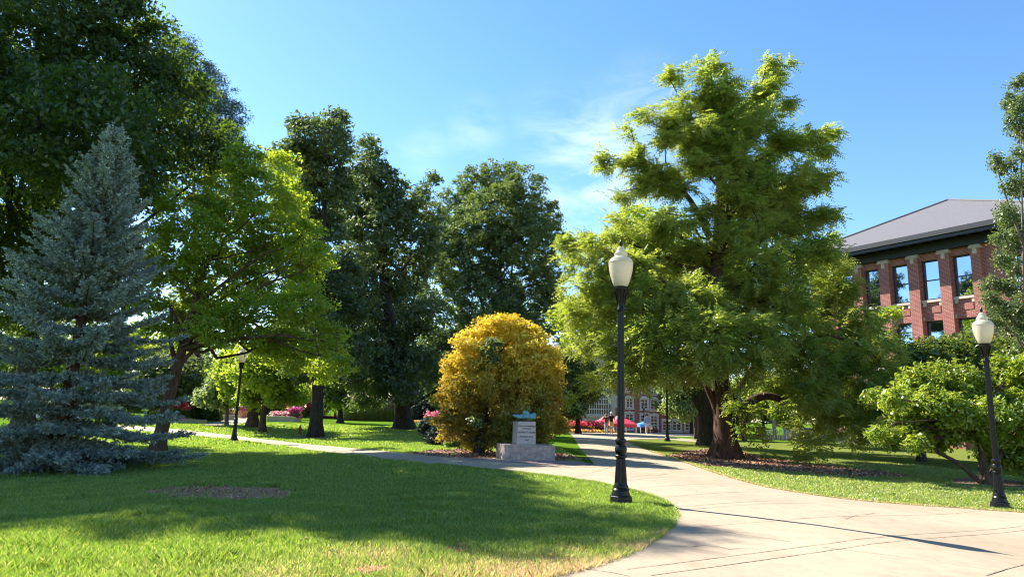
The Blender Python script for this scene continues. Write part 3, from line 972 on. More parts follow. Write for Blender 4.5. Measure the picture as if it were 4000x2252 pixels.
def build_joints():
    lines = [[(2637, 2049), (2707, 2062), (3009, 2038), (3832, 1995)], [(2707, 2062), (3087, 2119)], [(2450, 2228), (3196, 2131), (3436, 2100), (4000, 2055)],
             [(2543, 2252), (3211, 2158), (3553, 2111), (4000, 2073)], [(2248, 2222), (2396, 2241), (2460, 2256)], [(3211, 2139), (3918, 2236)], [(3848, 2252), (4000, 2208)],
             [(2644, 1983), (3475, 1958)], [(2598, 1943), (3126, 1924)], [(2490, 1908), (2932, 1891)], [(2440, 1878), (2660, 1860)], [(2240, 1868), (2420, 1816)], [(2640, 1997), (3200, 1966)],
             [(1990, 1840), (2330, 1824), (2700, 1820)], [(2310, 1795), (2620, 1792)], [(2280, 1755), (2520, 1757)], [(2255, 1728), (2450, 1727)], [(2322, 1806), (2240, 1690)],
             [(1760, 1818), (1850, 1796)], [(1530, 1790), (1620, 1778)], [(1320, 1765), (1410, 1755)], [(1120, 1738), (1200, 1737)],
             [(2700, 2140), (2760, 2131), (2795, 2136), (2850, 2150), (2900, 2143), (2960, 2149)], [(3300, 2030), (3330, 2019), (3352, 2012), (3395, 2011), (3420, 2004)], [(2480, 1862), (2530, 1856), (2560, 1860), (2610, 1850)]]
    V = []; Fq = []; n = 0
    rng = np.random.default_rng(5)
    for ln in lines:
        w = np.array([gp(*p) for p in ln])
        L = np.linalg.norm(np.diff(w, axis=0), axis=1).sum()
        k = max(6, int(L / .3))
        d = np.concatenate([[0], np.cumsum(np.linalg.norm(np.diff(w, axis=0), axis=1))])
        t = np.linspace(0, d[-1], k)
        q = np.stack([np.interp(t, d, w[:, j]) for j in range(2)], 1)
        T = unit(np.gradient(q, axis=0)); Nn = np.stack([-T[:, 1], T[:, 0]], 1)
        hw = (.007 * rng.uniform(.6, 1.5, k))[:, None]
        far = np.maximum(1, q[:, 1:2] / 14)
        a = q + Nn * hw * far ** .5; b = q - Nn * hw * far ** .5
        va = np.c_[a, G(a[:, 0], a[:, 1]) + .0215]; vb = np.c_[b, G(b[:, 0], b[:, 1]) + .0215]
        V.append(np.stack([va, vb], 1).reshape(-1, 3))
        i = np.arange(k - 1) * 2 + n
        Fq.append(np.stack([i, i + 1, i + 3, i + 2], 1)); n += 2 * k
    me = np_mesh("path_joints", np.concatenate(V), [np.concatenate(Fq)])
    tag(link_mesh("path_joints", me, M['joint']), kind='structure')
build_joints()

def build_blades():
    rng = np.random.default_rng(11)
    def field(x0, x1, y0, y1, n, hgt, wid, fall):
        x = rng.uniform(x0, x1, n); y = rng.uniform(y0, y1, n)
        v = np.stack([x, y - 0, np.zeros(n) - CAMH], 1)
        dep = v @ _F
        px = CX + F_PX * (v @ _R) / np.maximum(dep, .1); py = CY - F_PX * (v @ _U) / np.maximum(dep, .1)
        k = (dep > 1) & (px > -150) & (px < 4150) & (py < 2420)
        k &= rng.random(n) < np.clip((fall / dep) ** 1.6, 0, 1)
        k &= ~in_poly(x, y, PATH) & ~in_poly(x, y, BRICKS) & ~in_poly(x, y, PATH_LEFT)
        for nm, s in SOILS.items():
            m = in_poly(x, y, s)
            k &= ~(m & (rng.random(n) > (.45 if nm.endswith(('edge', 'spot', 'shade')) else .05)))
        x, y, dep = x[k], y[k], dep[k]
        dry = np.clip(dry_mask(x, y) + rng.normal(0, .16, len(x)), 0, 1)
        dry = np.where(rng.random(len(x)) < dry, np.clip(dry * 1.5, 0, 1), dry * .25)
        m = len(x)
        z = G(x, y)
        clump = .75 + .5 * np.sin(x * 3.1 + np.sin(y * 2.3) * 2) * np.sin(y * 2.7 + np.sin(x * 1.7))
        h = hgt * rng.uniform(.5, 1.35, m) * clump.clip(.6, 1.4) * np.where(dry > .5, .65, 1)
        w = wid * rng.uniform(.7, 1.3, m) * np.maximum(1, dep / 11) ** .8
        an = rng.uniform(0, 2 * math.pi, m)
        side = np.stack([np.cos(an), np.sin(an), np.zeros(m)], 1)
        an2 = rng.uniform(0, 2 * math.pi, m)
        lean = np.stack([np.cos(an2), np.sin(an2), np.zeros(m)], 1) * (h * rng.uniform(.2, 1.0, m))[:, None]
        b = np.stack([x, y, z - .005], 1)
        mid = b + lean * .35 + np.stack([0 * h, 0 * h, h * .6], 1)
        tip = b + lean + np.stack([0 * h, 0 * h, h], 1)
        hw = side * (w * .5)[:, None]
        V = np.stack([b - hw, b + hw, mid + hw * .8, tip, mid - hw * .8], 1).reshape(-1, 3)
        return V, np.repeat(dry, 5)
    parts = [field(-11, 3.2, 6, 16, 600000, .075, .0078, 10.5), field(-17, 2.5, 14, 32, 300000, .075, .010, 19), field(3, 19, 11, 32, 330000, .065, .010, 17), field(-26, 2, 30, 60, 120000, .08, .022, 40)]
    def edge(poly_px, n, hgt, wid):
        w = np.array(px_poly(poly_px))
        d = np.concatenate([[0], np.cumsum(np.linalg.norm(np.diff(w, axis=0), axis=1))])
        t = rng.uniform(0, d[-1], n)
        x = np.interp(t, d, w[:, 0]) + rng.normal(0, .03, n); y = np.interp(t, d, w[:, 1]) + rng.normal(0, .03, n)
        y0 = y
        ok = y < 34
        x, y = x[ok], y[ok]; m = len(x)
        dry = np.clip(dry_mask(x, y) + rng.normal(0, .2, m), 0, 1); dry = np.where(rng.random(m) < dry, dry, dry * .25)
        h = hgt * rng.uniform(.5, 1.5, m); an = rng.uniform(0, 6.283, m); a2 = rng.uniform(0, 6.283, m)
        side = np.stack([np.cos(an), np.sin(an), 0 * an], 1) * (wid * np.maximum(1, y / 11) * rng.uniform(.35, .65, m))[:, None]
        lean = np.stack([np.cos(a2), np.sin(a2), 0 * an], 1) * (h * rng.uniform(.4, 1.3, m))[:, None]
        b = np.stack([x, y, G(x, y) + .01], 1); up = np.stack([0 * h, 0 * h, h], 1)
        return np.stack([b - side, b + side, b + lean * .4 + up * .6 + side * .8, b + lean + up, b + lean * .4 + up * .6 - side * .8], 1).reshape(-1, 3), np.repeat(dry, 5)
    parts.append(edge(NEAR_EDGE[8:-1], 13000, .055, .0055)); parts.append(edge(RIGHT_EDGE[:-3], 16000, .04, .006))
    V = np.concatenate([p[0] for p in parts]); D = np.concatenate([p[1] for p in parts])
    me = np_mesh("grass", V, [np.arange(len(V)).reshape(-1, 5)])
    at = me.attributes.new("dry", 'FLOAT', 'POINT')
    at.data.foreach_set("value", D.astype(np.float32))
    tag(link_mesh("grass", me, M['blade']), "short mown grass covering the lawns", "grass", kind='stuff')
    print("blades", len(V) // 5)
build_blades()

def chips(name, poly, n, mat, size, label):
    rng = np.random.default_rng(len(name) + n)
    P = np.array(poly)
    lo, hi = P.min(0), P.max(0)
    x = rng.uniform(lo[0], hi[0], n * 3); y = rng.uniform(lo[1], hi[1], n * 3)
    k = in_poly(x, y, poly); x, y = x[k][:n], y[k][:n]
    c = np.stack([x, y, G(x, y) + .02 + .02 * rng.random(len(x))], 1)
    nn = unit(np.array([0, 0, 1.0]) + rng.normal(0, .45, c.shape))
    a = unit(np.cross(nn, rng.normal(0, 1, c.shape))); b = np.cross(nn, a)
    s = size * rng.uniform(.5, 1.5, len(c))
    V, Fq = quads_from(c, a * s[:, None] * .5, b * (s * .25)[:, None], s * .05, nn)
    tag(link_mesh(name, np_mesh(name, V, [Fq]), mat), label, "ground cover", kind='stuff')
M['chip'] = leaf_mat("mulch_chips", [(0, (.17, .065, .038)), (.6, (.40, .18, .11)), (1, (.65, .42, .29))], (.1, .06, .04), (.18, .11, .08), tfac=.02, gloss=.02)
chips("mulch_chips", SOILS['mulch_bed_cypress'], 5200, M['chip'], .12, "loose brown wood chips scattered under the big cypress")
chips("soil_litter", SOILS['bare_soil_patch'], 350, M['chip'], .05, "dry bits lying on the oval bare patch in the lawn")
chips("mulch_litter", SOILS['mulch_bed_monument'], 1500, M['chip'], .11, "dry leaves and chips on the bed round the monument")

def fallen_leaves():
    rng = np.random.default_rng(77)
    n = 420
    x = rng.uniform(-6, 14, n); y = rng.uniform(7, 30, n)
    k = np.where(in_poly(x, y, PATH), rng.random(n) < .3, rng.random(n) < .45)
    x, y = x[k], y[k]
    c = np.stack([x, y, G(x, y) + np.where(in_poly(x, y, PATH), .026, .065)], 1)
    nn = unit(np.array([0, 0, 1.0]) + rng.normal(0, .25, c.shape))
    a = unit(np.cross(nn, rng.normal(0, 1, c.shape))); b = np.cross(nn, a)
    s = .045 * rng.uniform(.5, 1.4, len(c))
    V, Fq = quads_from(c, a * s[:, None] * .5, b * (s * .3)[:, None], s * .12, nn)
    tag(link_mesh("fallen_leaves", np_mesh("fallen_leaves", V, [Fq]), M['chip']), "small dry leaves scattered over the path and lawn", "leaves", kind='stuff')
fallen_leaves()

# ------------------------------------------------------------------ lamp posts
def make_lamp(label, loc, height, group='black lamp posts with acorn globes'):
    root = empty('street_lamp', loc)
    tag(root, label, 'lamp post', group)
    k = height / 4.85
    u = lambda r, z: (r * k, z * k)
    MB().lathe([u(.215, -.05), u(.215, .02), u(.205, .125), u(.19, .135)], 8, rot=.5).build('plinth', M['black_paint'], root, bevel=.008)
    MB().lathe([u(.165, .13), u(.17, .16), u(.15, .2), u(.155, .235), u(.135, .265), u(.14, .29), u(.118, .33), u(.115, .36)], 28).build('base_moulding', M['black_paint'], root, smooth=True)
    MB().lathe([u(.115, .36), u(.098, .62), u(.082, .80)], 32, flute=.13).build('base_shaft', M['black_paint'], root)
    MB().lathe([u(.085, .79), u(.112, .815), u(.112, .84), u(.09, .86), u(.108, .92), u(.112, .97), u(.085, 1.03), u(.10, 1.08), u(.108, 1.10), u(.10, 1.13), u(.07, 1.15)], 28).build('collar', M['black_paint'], root, smooth=True)
    MB().lathe([u(.068, 1.14), u(.060, 3.52)], 32, flute=.12).build('pole', M['black_paint'], root)
    cap = MB().lathe([u(.062, 3.51), u(.078, 3.53), u(.078, 3.57), u(.06, 3.60), u(.062, 3.68), u(.085, 3.80), u(.128, 3.93), u(.135, 3.955), u(.12, 3.96), u(.12, 3.985), u(.128, 4.0)], 28).build('capital', M['black_paint'], root, smooth=True)
    rb = MB()
    for i in range(6):
        a = i * math.pi / 3
        rb.tube([(.062 * k * math.cos(a), .062 * k * math.sin(a), 3.66 * k), (.098 * k * math.cos(a), .098 * k * math.sin(a), 3.80 * k), (.137 * k * math.cos(a), .137 * k * math.sin(a), 3.92 * k)], [.010 * k, .016 * k, .012 * k], 6)
    rb.build('capital_leaves', M['black_paint'], cap, smooth=True)
    MB().lathe([u(.115, 4.0), u(.135, 4.02), u(.165, 4.09), u(.20, 4.20), u(.225, 4.32), u(.236, 4.42), u(.237, 4.455)], 32, caps=False).build('globe', M['globe'], root, smooth=True)
    MB().lathe([u(.232, 4.452), u(.243, 4.46), u(.243, 4.475), u(.232, 4.482)], 32, caps=False).build('globe_band', M['globe'], root, smooth=True)
    MB().lathe([u(.235, 4.48), u(.225, 4.52), u(.185, 4.565), u(.128, 4.595), u(.122, 4.615), u(.132, 4.635), u(.128, 4.66), u(.10, 4.69), u(.078, 4.74), u(.075, 4.76), u(.045, 4.79), u(.02, 4.80)], 32, caps=False).build('globe_top', M['globe_top'], root, smooth=True)
    MB().lathe([u(.03, 4.785), u(.03, 4.80), u(.016, 4.815), u(.034, 4.85), u(.024, 4.90), u(.006, 4.935)], 14).build('finial', M['black_paint'], root, smooth=True)
    return root

def lamp_h(top, base):
    b = gp(*base)
    return b, vat(top[0], top[1], b[1])[2] - b[2]
b, hgt = lamp_h((2428, 1120), (2425, 1963)); make_lamp("tall black fluted lamp post with cream acorn globe, on the lawn corner by the path", b, hgt / 4.0 * 4.85)
b, hgt = lamp_h((3848, 1341), (3908, 1980)); make_lamp("black lamp post with cream acorn globe standing before the bright magnolia", b, hgt / 4.0 * 4.85)
b, hgt = lamp_h((950, 1415), (913, 1722)); make_lamp("shaded black lamp post beside the narrow path, its globe among leaves", b, hgt / 4.0 * 4.85)
b = gp(2607, 1722); make_lamp("dark lamp post under the cypress, its globe hidden by the boughs", b, 4.7)
b = gp(2516, 1686); make_lamp("small far lamp post in front of the brick hall, behind three walkers", b, 4.4)

# ------------------------------------------------------------------ monument
def text_mesh(name, body, size, mat, parent, loc, rot):
    cu = bpy.data.curves.new(name, 'FONT')
    cu.body = body; cu.size = size; cu.align_x = 'CENTER'; cu.align_y = 'CENTER'; cu.extrude = .003; cu.offset = .002
    t = bpy.data.objects.new(name, cu)
    COL.objects.link(t)
    dg = bpy.context.evaluated_depsgraph_get(); dg.update()
    me = bpy.data.meshes.new_from_object(t.evaluated_get(dg))
    bpy.data.objects.remove(t); bpy.data.curves.remove(cu)
    me.name = name
    me.materials.clear()
    o = link_mesh(name, me, mat, parent)
    o.location = loc; o.rotation_euler = rot
    return o

def skin_mesh(name, nodes, edges, levels=2):
    """nodes: list of (co, radius or (rx,ry))"""
    me = bpy.data.meshes.new(name)
    me.from_pydata([n[0] for n in nodes], edges, [])
    o = bpy.data.objects.new(name, me)
    COL.objects.link(o)
    md = o.modifiers.new("s", 'SKIN'); md.use_smooth_shade = True; md.branch_smoothing = .4
    if not me.skin_vertices:
        bm = bmesh.new(); bm.from_mesh(me); bm.verts.layers.skin.verify(); bm.to_mesh(me); bm.free()
    for i, n in enumerate(nodes):
        r = n[1]
        me.skin_vertices[0].data[i].radius = (r, r) if not isinstance(r, tuple) else r
    me.skin_vertices[0].data[0].use_root = True
    s = o.modifiers.new("u", 'SUBSURF'); s.levels = levels; s.render_levels = levels
    dg = bpy.context.evaluated_depsgraph_get(); dg.update()
    out = bpy.data.meshes.new_from_object(o.evaluated_get(dg))
    bpy.data.objects.remove(o); bpy.data.meshes.remove(me)
    out.name = name
    return out

def build_monument():
    a = gp(1974, 1799); c = gp(2164, 1799)
    d = unit((c - a)[:2]); ang = math.atan2(d[1], d[0])
    ang = ang - .13
    mid = (a + c) / 2
    root = empty('stone_monument', ground_at(mid[0], mid[1]), ang)
    tag(root, "stone pedestal memorial carrying a blue green hand, before the golden tree", 'monument')
    w = np.linalg.norm((c - a)[:2]) / 2
    dep = w * 1.3
    hb = vat(2164, 1738, c[1])[2] - c[2]
    base = MB().box(-w, w, 0, dep, -.05, hb, .012).build('plinth', M['stone_plinth'], root, bevel=.015)
    zt = vat(2060, 1645, c[1] + .5)[2] - c[2]
    y0 = .32 * dep
    bw = w * .375
    blk = MB().box(-bw, bw, y0, y0 + bw * 1.9, hb, zt, .012).build('inscribed_block', M['stone_block'], root, loc=(-.03, 0, 0), bevel=.012)
    H = zt - hb
    for s, sz, f in (('"HAND OF FRIENDSHIP"', .062, .80), ('IN HONOR OF', .05, .69), ('ROBERT G. BONE', .084, .53), ('PRESIDENT OF ISU', .062, .34), ('1967', .085, .19)):
        text_mesh('inscription', s, sz * bw / .36, M['letter'], blk, (0, y0 + .012 * f - .006, hb + H * f), (R(90), 0, 0))
    # hand: relaxed right hand lying on its side, fingers to the left
    h = bw * 2.55
    def n(x, y, z, r): return ((x * h, y * h, z * h), r if isinstance(r, tuple) else r * h)
    nodes = [n(.12, 0, .115, (.15 * h, .085 * h)), n(.32, 0, .105, (.10 * h, .06 * h)), n(.44, 0, .115, (.11 * h, .08 * h)), n(.51, 0, .12, (.105 * h, .08 * h)),
             n(-.04, 0, .105, (.15 * h, .065 * h))]
    edges = [(0, 1), (1, 2), (2, 3), (0, 4)]
    fingers = [((-.15, -.105, .09), (-.28, -.115, .088), (-.37, -.11, .098), .036), ((-.16, -.038, .098), (-.32, -.04, .10), (-.46, -.035, .118), .040),
               ((-.16, .035, .10), (-.33, .038, .102), (-.48, .04, .122), .040), ((-.15, .105, .095), (-.29, .115, .095), (-.41, .115, .108), .036)]
    for f in fingers:
        i = len(nodes)
        nodes += [n(*f[0], f[3] * 1.15), n(*f[1], f[3]), n(*f[2], f[3] * .62)]
        edges += [(4, i), (i, i + 1), (i + 1, i + 2)]
    i = len(nodes)
    nodes += [n(.13, -.05, .175, .06), n(.02, -.085, .195, .046), n(-.10, -.09, .175, .032)]
    edges += [(0, i), (i, i + 1), (i + 1, i + 2)]
    me = skin_mesh('bronze_hand', nodes, edges)
    sc = empty('hand_sculpture', (0, 0, 0), ang)
    M3 = Matrix.Rotation(ang, 3, 'Z')
    p = M3 @ Vector((-.05, y0 + bw * .85, zt + .012))
    sc.location = root.location + p
    tag(sc, "blue green patinated bronze hand reaching sideways on top of the stone memorial", 'sculpture')
    for v in me.vertices:
        v.co.z *= 1.85
    link_mesh('bronze_hand', me, M['patina'], sc)
    MB().box(-.5 * bw, .75 * bw, -.3 * bw, .3 * bw, -.012, .035 * h).build('mounting_plate', M['dark_metal'], sc, bevel=.005)
build_monument()

# ------------------------------------------------------------------ small street furniture
def build_hydrant():
    b = gp(1170, 1696)
    k = (vat(1172, 1655, b[1])[2] - b[2]) / .95
    root = empty('fire_hydrant', b); tag(root, "weathered red fire hydrant at the foot of the dark trunk", 'hydrant')
    MB().lathe([(.14 * k, -.03), (.14 * k, .04 * k), (.10 * k, .05 * k), (.095 * k, .55 * k), (.125 * k, .56 * k), (.125 * k, .61 * k), (.10 * k, .62 * k)], 16).build('barrel', M['hydrant_red'], root, smooth=True)
    MB().lathe([(.115 * k, .61 * k), (.10 * k, .72 * k), (.06 * k, .80 * k), (.035 * k, .83 * k), (.035 * k, .90 * k), (.01, .92 * k)], 16).build('bonnet', M['hydrant_red'], root, smooth=True)
    for s in (-1, 1):
        MB().tube([(s * .08 * k, 0, .48 * k), (s * .17 * k, 0, .48 * k), (s * .172 * k, 0, .48 * k), (s * .2 * k, 0, .48 * k)], [.05 * k, .05 * k, .065 * k, .065 * k], 10).build('outlet_cap', M['hydrant_red'], root)
    MB().tube([(0, -.08 * k, .40 * k), (0, -.18 * k, .40 * k)], [.07 * k, .07 * k], 12).build('pumper_outlet', M['hydrant_red'], root)
build_hydrant()

def build_manhole():
    b = gp(2385, 2006)
    o = MB().lathe([(.20, -.02), (.20, .018), (.185, .022), (.18, .018)], 24).build('valve_cover', M['concrete_wall'], None, loc=b)
    tag(o, "small round concrete valve cover sunk in the lawn near the tall lamp", 'cover')
build_manhole()

def build_rack(p0, p1, n, height, label):
    a = gp(*p0); c = gp(*p1)
    root = empty('bike_rack', a, math.atan2(c[1] - a[1], c[0] - a[0])); tag(root, label, 'bike rack', 'steel bike racks')
    L = np.linalg.norm((c - a)[:2])
    st = L / n
    w = st * .58
    for i in range(n):
        x = i * st
        pts = [(x, 0, -.05), (x, 0, height - w / 2)] + [(x + w / 2 - w / 2 * math.cos(t), 0, height - w / 2 + w / 2 * math.sin(t)) for t in np.linspace(.3, 2.84, 7)] + [(x + w, 0, height - w / 2), (x + w, 0, -.05)]
        MB().tube(pts, [.035] * len(pts), 8).build('hoop', M['steel'], root, smooth=True)
    for y in (-.06, .06):
        MB().box(-.1, L, y - .02, y + .02, .02, .06).build('floor_rail', M['steel'], root)
build_rack((2958, 1714), (3080, 1719), 7, .85, "front row of seven silver hooped bike racks under the cypress")
build_rack((2962, 1700), (3080, 1705), 7, .85, "rear row of silver hooped bike racks behind the first")

def build_post():
    b = gp(3026, 1712)
    root = empty('timber_post', b); tag(root, "weathered square timber post rising among the bike racks", 'post')
    h = vat(3018, 1616, b[1])[2] - b[2]
    MB().box(-.13, .13, -.13, .13, -.05, h).build('shaft', M['wood_post'], root, bevel=.02)
    MB().box(-.15, .15, -.15, .15, h, h + .06, .03).build('post_cap', M['wood_post'], root)
    b = gp(2912, 1700)
    h = vat(2912, 1668, b[1])[2] - b[2]
    root = empty('short_post', b); tag(root, "short pale bollard post behind the cypress trunk", 'bollard')
    MB().lathe([(.12, -.05), (.12, h), (.10, h + .05), (.02, h + .08)], 14).build('shaft', M['concrete_wall'], root)
build_post()

def build_banner():
    b = gp(2703, 1690)
    root = empty('banner_sign', b); tag(root, "tall narrow sign, white above and red below, beside the small tree", 'sign')
    h = vat(2700, 1632, b[1])[2] - b[2]; hm = h * .45
    MB().box(-.38, .32, -.06, .06, hm, h).build('white_panel', M['banner_white'], root, bevel=.01)
    MB().box(-.38, .32, -.08, .08, -.05, hm - .002).build('red_panel', M['banner_red'], root, bevel=.01)
build_banner()

def canopy(label, px, Y, w, hw, hp, mat, group):
    b = ground_at((px - CX) / F_PX * Y * 1.0, Y)
    b[0] = vat(px, 1640, Y)[0]
    hw = vat(px, hw, Y)[2] - b[2]; hp = vat(px, hp, Y)[2] - b[2]
    root = empty('canopy_tent', b, .25); tag(root, label, 'canopy', group)
    s = w / 2
    m = MB()
    m.add([(-s, -s, hw), (s, -s, hw), (s, s, hw), (-s, s, hw), (0, 0, hp), (-s * .35, -s * .35, hw + (hp - hw) * .5), (s * .35, -s * .35, hw + (hp - hw) * .5), (s * .35, s * .35, hw + (hp - hw) * .5), (-s * .35, s * .35, hw + (hp - hw) * .5)],
          [(0, 1, 6, 5), (1, 2, 7, 6), (2, 3, 8, 7), (3, 0, 5, 8), (5, 6, 4), (6, 7, 4), (7, 8, 4), (8, 5, 4)])
    m.build('roof', mat, root)
    v = MB()
    for x0, x1, y0, y1 in ((-s, s, -s - .01, -s + .01), (-s, s, s - .01, s + .01), (-s - .01, -s + .01, -s + .02, s - .02), (s - .01, s + .01, -s + .02, s - .02)):
        v.box(x0, x1, y0, y1, hw - .38, hw - .003)
    v.build('valance', mat, root)
    for x in (-1, 1):
        for y in (-1, 1):
            MB().box(x * (s - .06) - .025, x * (s - .06) + .025, y * (s - .06) - .025, y * (s - .06) + .025, -.05, hw - .01).build('leg', M['white_metal'], root)
    return root
canopy("red pop-up canopy with the lower peak, behind the row of red cannas", 2358, 90, 2.7, 1652, 1624, M['tent_red'], 'pop-up canopies by the brick hall')
canopy("nearer taller red pop-up canopy half hidden by the tall lamp post", 2422, 82, 3.0, 1653, 1612, M['tent_red'], 'pop-up canopies by the brick hall')
canopy("blue pop-up canopy behind the walker in light blue", 2512, 92, 1.5, 1655, 1645, M['tent_blue'], 'pop-up canopies by the brick hall')

# ------------------------------------------------------------------ people
def make_person(label, px, H, face, pose, mats, extras):
    """H height in m; face = heading angle about Z (0 looks to -Y, i.e. at the camera)"""
    b = gp(*px)
    root = empty('person', b, face); tag(root, label, 'person', 'people strolling on the far path')
    k = H / 1.75
    st, arms = pose['stride'], pose['arms']
    nd = []; ed = []
    def add(p, r, par=None):
        nd.append((tuple(k * c for c in p), tuple(k * q for q in r) if isinstance(r, tuple) else r * k))
        if par is not None: ed.append((par, len(nd) - 1))
        return len(nd) - 1
    pel = add((0, 0, .95), (.15, .105))
    ab = add((0, 0, 1.10), (.135, .095), pel); ch = add((0, .01, 1.30), (.165, .11), ab); nk0 = add((0, .01, 1.45), (.09, .07), ch)
    nk = add((0, 0, 1.52), .055, nk0); hd = add((0, -.01, 1.60), (.078, .09), nk); top = add((0, 0, 1.69), (.075, .088), hd); cr = add((0, .005, 1.74), .04, top)
    no = add((0, -.105, 1.615), .014, hd); 
    for s in (-1, 1):
        add((s * .085, .005, 1.62), .014, hd)
    sk = dict(arm=[], leg=[])
    for s, sw in ((-1, st), (1, -st)):
        hp = add((s * .09, 0, .90), .09, pel); kn = add((s * .095, -.06 - sw * .5, .50), .058, hp); cf = add((s * .095, .0 - sw * .9, .36), .056, kn); an = add((s * .095, .03 - sw * 1.2, .09), .038, cf)
        he = add((s * .095, .0 - sw * 1.2, .04), .035, an); to = add((s * .10, -.16 - sw * 1.2, .03), .028, he)
        sk['leg'].append((hp, kn, cf, an, he, to))
    for s, (el, wr) in zip((-1, 1), arms):
        sh = add((s * .19, .01, 1.40), .062, nk0); e = add(el, .042, sh); w = add(wr, .030, e)
        d = np.array(wr) - np.array(el); d = d / np.linalg.norm(d)
        pm = add(tuple(np.array(wr) + d * .06), (.036, .022), w)
        sd = np.cross(d, [s, 0, .2]); sd = sd / np.linalg.norm(sd)
        for q, l in zip((-.03, -.01, .01, .03), (.06, .075, .072, .06)):
            f1 = add(tuple(np.array(wr) + d * .11 + sd * q), .0095, pm)
            add(tuple(np.array(wr) + d * (.11 + l) + sd * q * 1.1 + np.array([-s * .02, 0, 0])), .008, f1)
        add(tuple(np.array(wr) + d * .08 + sd * -.055), .010, pm)
        sk['arm'].append((sh, e, w))
    link_mesh('body', skin_mesh('body', nd, ed, 1), M['skin'], root)
    g = lambda i: nd[i][0]
    def cloth(name, seq, mat):
        n2 = []; e2 = []
        for chain in seq:
            prev = None
            for (p, r) in chain:
                hit = [j for j, q in enumerate(n2) if np.allclose(q[0], p, atol=1e-4)]
                if hit: j = hit[0]
                else:
                    n2.append((p, r)); j = len(n2) - 1
                if prev is not None: e2.append((prev, j))
                prev = j
        return link_mesh(name, skin_mesh(name, n2, e2, 1), mat, root)
    lerp = lambda a, c, t: tuple(a[i] + (c[i] - a[i]) * t for i in range(3))
    tee = [[((0, 0, .90 * k), (.175 * k, .13 * k)), (g(ab), (.17 * k, .125 * k)), (g(ch), (.185 * k, .13 * k)), (g(nk0), (.10 * k, .085 * k))]]
    for sh, e, w in sk['arm']:
        tee.append([(g(nk0), (.10 * k, .085 * k)), (g(sh), .078 * k), (lerp(g(sh), g(e), .75), .066 * k)])
    cloth('shirt', tee, mats['shirt'])
    t_end = mats.get('leg_t', .9)
    leg = []
    for hp, kn, cf, an, he, to in sk['leg']:
        ch_ = [(g(pel), (.17 * k, .125 * k)), (g(hp), .112 * k)]
        if mats['long']:
            ch_ += [(g(kn), .088 * k), (g(cf), .082 * k), (g(an), .07 * k)]
        else:
            ch_ += [(lerp(g(hp), g(kn), t_end), .098 * k)]
        leg.append(ch_)
    cloth('trousers' if mats['long'] else 'shorts', leg, mats['pants'])
    for hp, kn, cf, an, he, to in sk['leg']:
        cloth('shoe', [[(g(he), .048 * k), (lerp(g(he), g(to), .5), .048 * k), (g(to), .038 * k)]], mats['shoes'])
    hm = MB().lathe([(.102 * k, 1.64 * k), (.108 * k, 1.69 * k), (.10 * k, 1.74 * k), (.07 * k, 1.785 * k), (.02 * k, 1.80 * k)], 14)
    ht = hm.build('cap' if mats.get('cap') else 'hair', mats.get('cap') or M['hair'], root, smooth=True)
    if mats.get('cap'):
        MB().box(-.075 * k, .075 * k, -.19 * k, -.07 * k, 1.655 * k, 1.672 * k).build('cap_brim', mats['cap'], ht, bevel=.004)
    for s in (-1, 1):
        ey = MB().lathe([(.001, -.011 * k), (.011 * k, 0), (.001, .011 * k)], 8, c=(s * .032 * k, -.096 * k, 1.635 * k), caps=False)
        ey.build('eye', M['cloth_black'], root)
    MB().box(-.025 * k, .025 * k, -.099 * k, -.085 * k, 1.567 * k, 1.575 * k).build('mouth', M['hydrant_red'], root)
    return root

hd1 = [((-.30, -.10, 1.42), (-.13, -.16, 1.63)), ((.26, .02, 1.16), (.20, -.14, 1.02))]
make_person("person in a dark printed T-shirt and pale trousers lifting a hand to the head", (2368, 1692), 1.62, -.1, dict(stride=.06, arms=hd1), dict(shirt=M['cloth_print'], pants=M['cloth_grey'], long=True, shoes=M['shoe']), None)
nat = [((-.27, .03, 1.14), (-.27, -.06, .90)), ((.29, .03, 1.15), (.31, -.02, .91))]
make_person("person in a black T-shirt, yellow shorts and white cap", (2388, 1692), 1.80, .1, dict(stride=.05, arms=nat), dict(shirt=M['cloth_black'], pants=M['cloth_yellow'], long=False, shoes=M['shoe'], cap=M['cloth_white']), None)
p3 = make_person("person in a light blue T-shirt, pale shorts and black cap carrying a paper bag", (2527, 1694), 1.74, .15, dict(stride=.13, arms=[((-.26, .05, 1.14), (-.22, .02, .92)), ((.27, .03, 1.14), (.33, -.05, .90))]), dict(shirt=M['cloth_blue'], pants=M['cloth_pale'], long=False, leg_t=.7, shoes=M['cloth_white'], cap=M['cloth_black']), None)
def carry_bag():
    q = p3.location + Matrix.Rotation(.15, 3, 'Z') @ Vector((.345, -.06, .42))
    r = empty('paper_bag', q, .15); tag(r, "pale paper bag hanging from the hand of the walker in light blue", 'bag')
    MB().box(-.13, .13, -.06, .06, 0, .30, -.012).build('bag_body', M['paper'], r, bevel=.01)
    MB().tube([(-.06, 0, .29), (-.05, 0, .40), (0, 0, .43), (.05, 0, .40), (.06, 0, .29)], [.006] * 5, 6).build('handle', M['paper'], r)
carry_bag()

# ------------------------------------------------------------------ buildings
def wall_cells(xs, zs, openings, y0, y1):
    """wall as boxes round rectangular openings (x0,x1,z0,z1)"""
    m = MB()
    X = sorted(set([xs[0], xs[1]] + [v for o in openings for v in o[:2]]))
    for a, b in zip(X[:-1], X[1:]):
        cuts = sorted([(o[2], o[3]) for o in openings if o[0] <= a + 1e-6 and o[1] >= b - 1e-6])
        z = zs[0]
        for c0, c1 in cuts:
            if c0 > z + 1e-6: m.box(a, b, y0, y1, z, c0)
            z = max(z, c1)
        if zs[1] > z + 1e-6: m.box(a, b, y0, y1, z, zs[1])
    return m

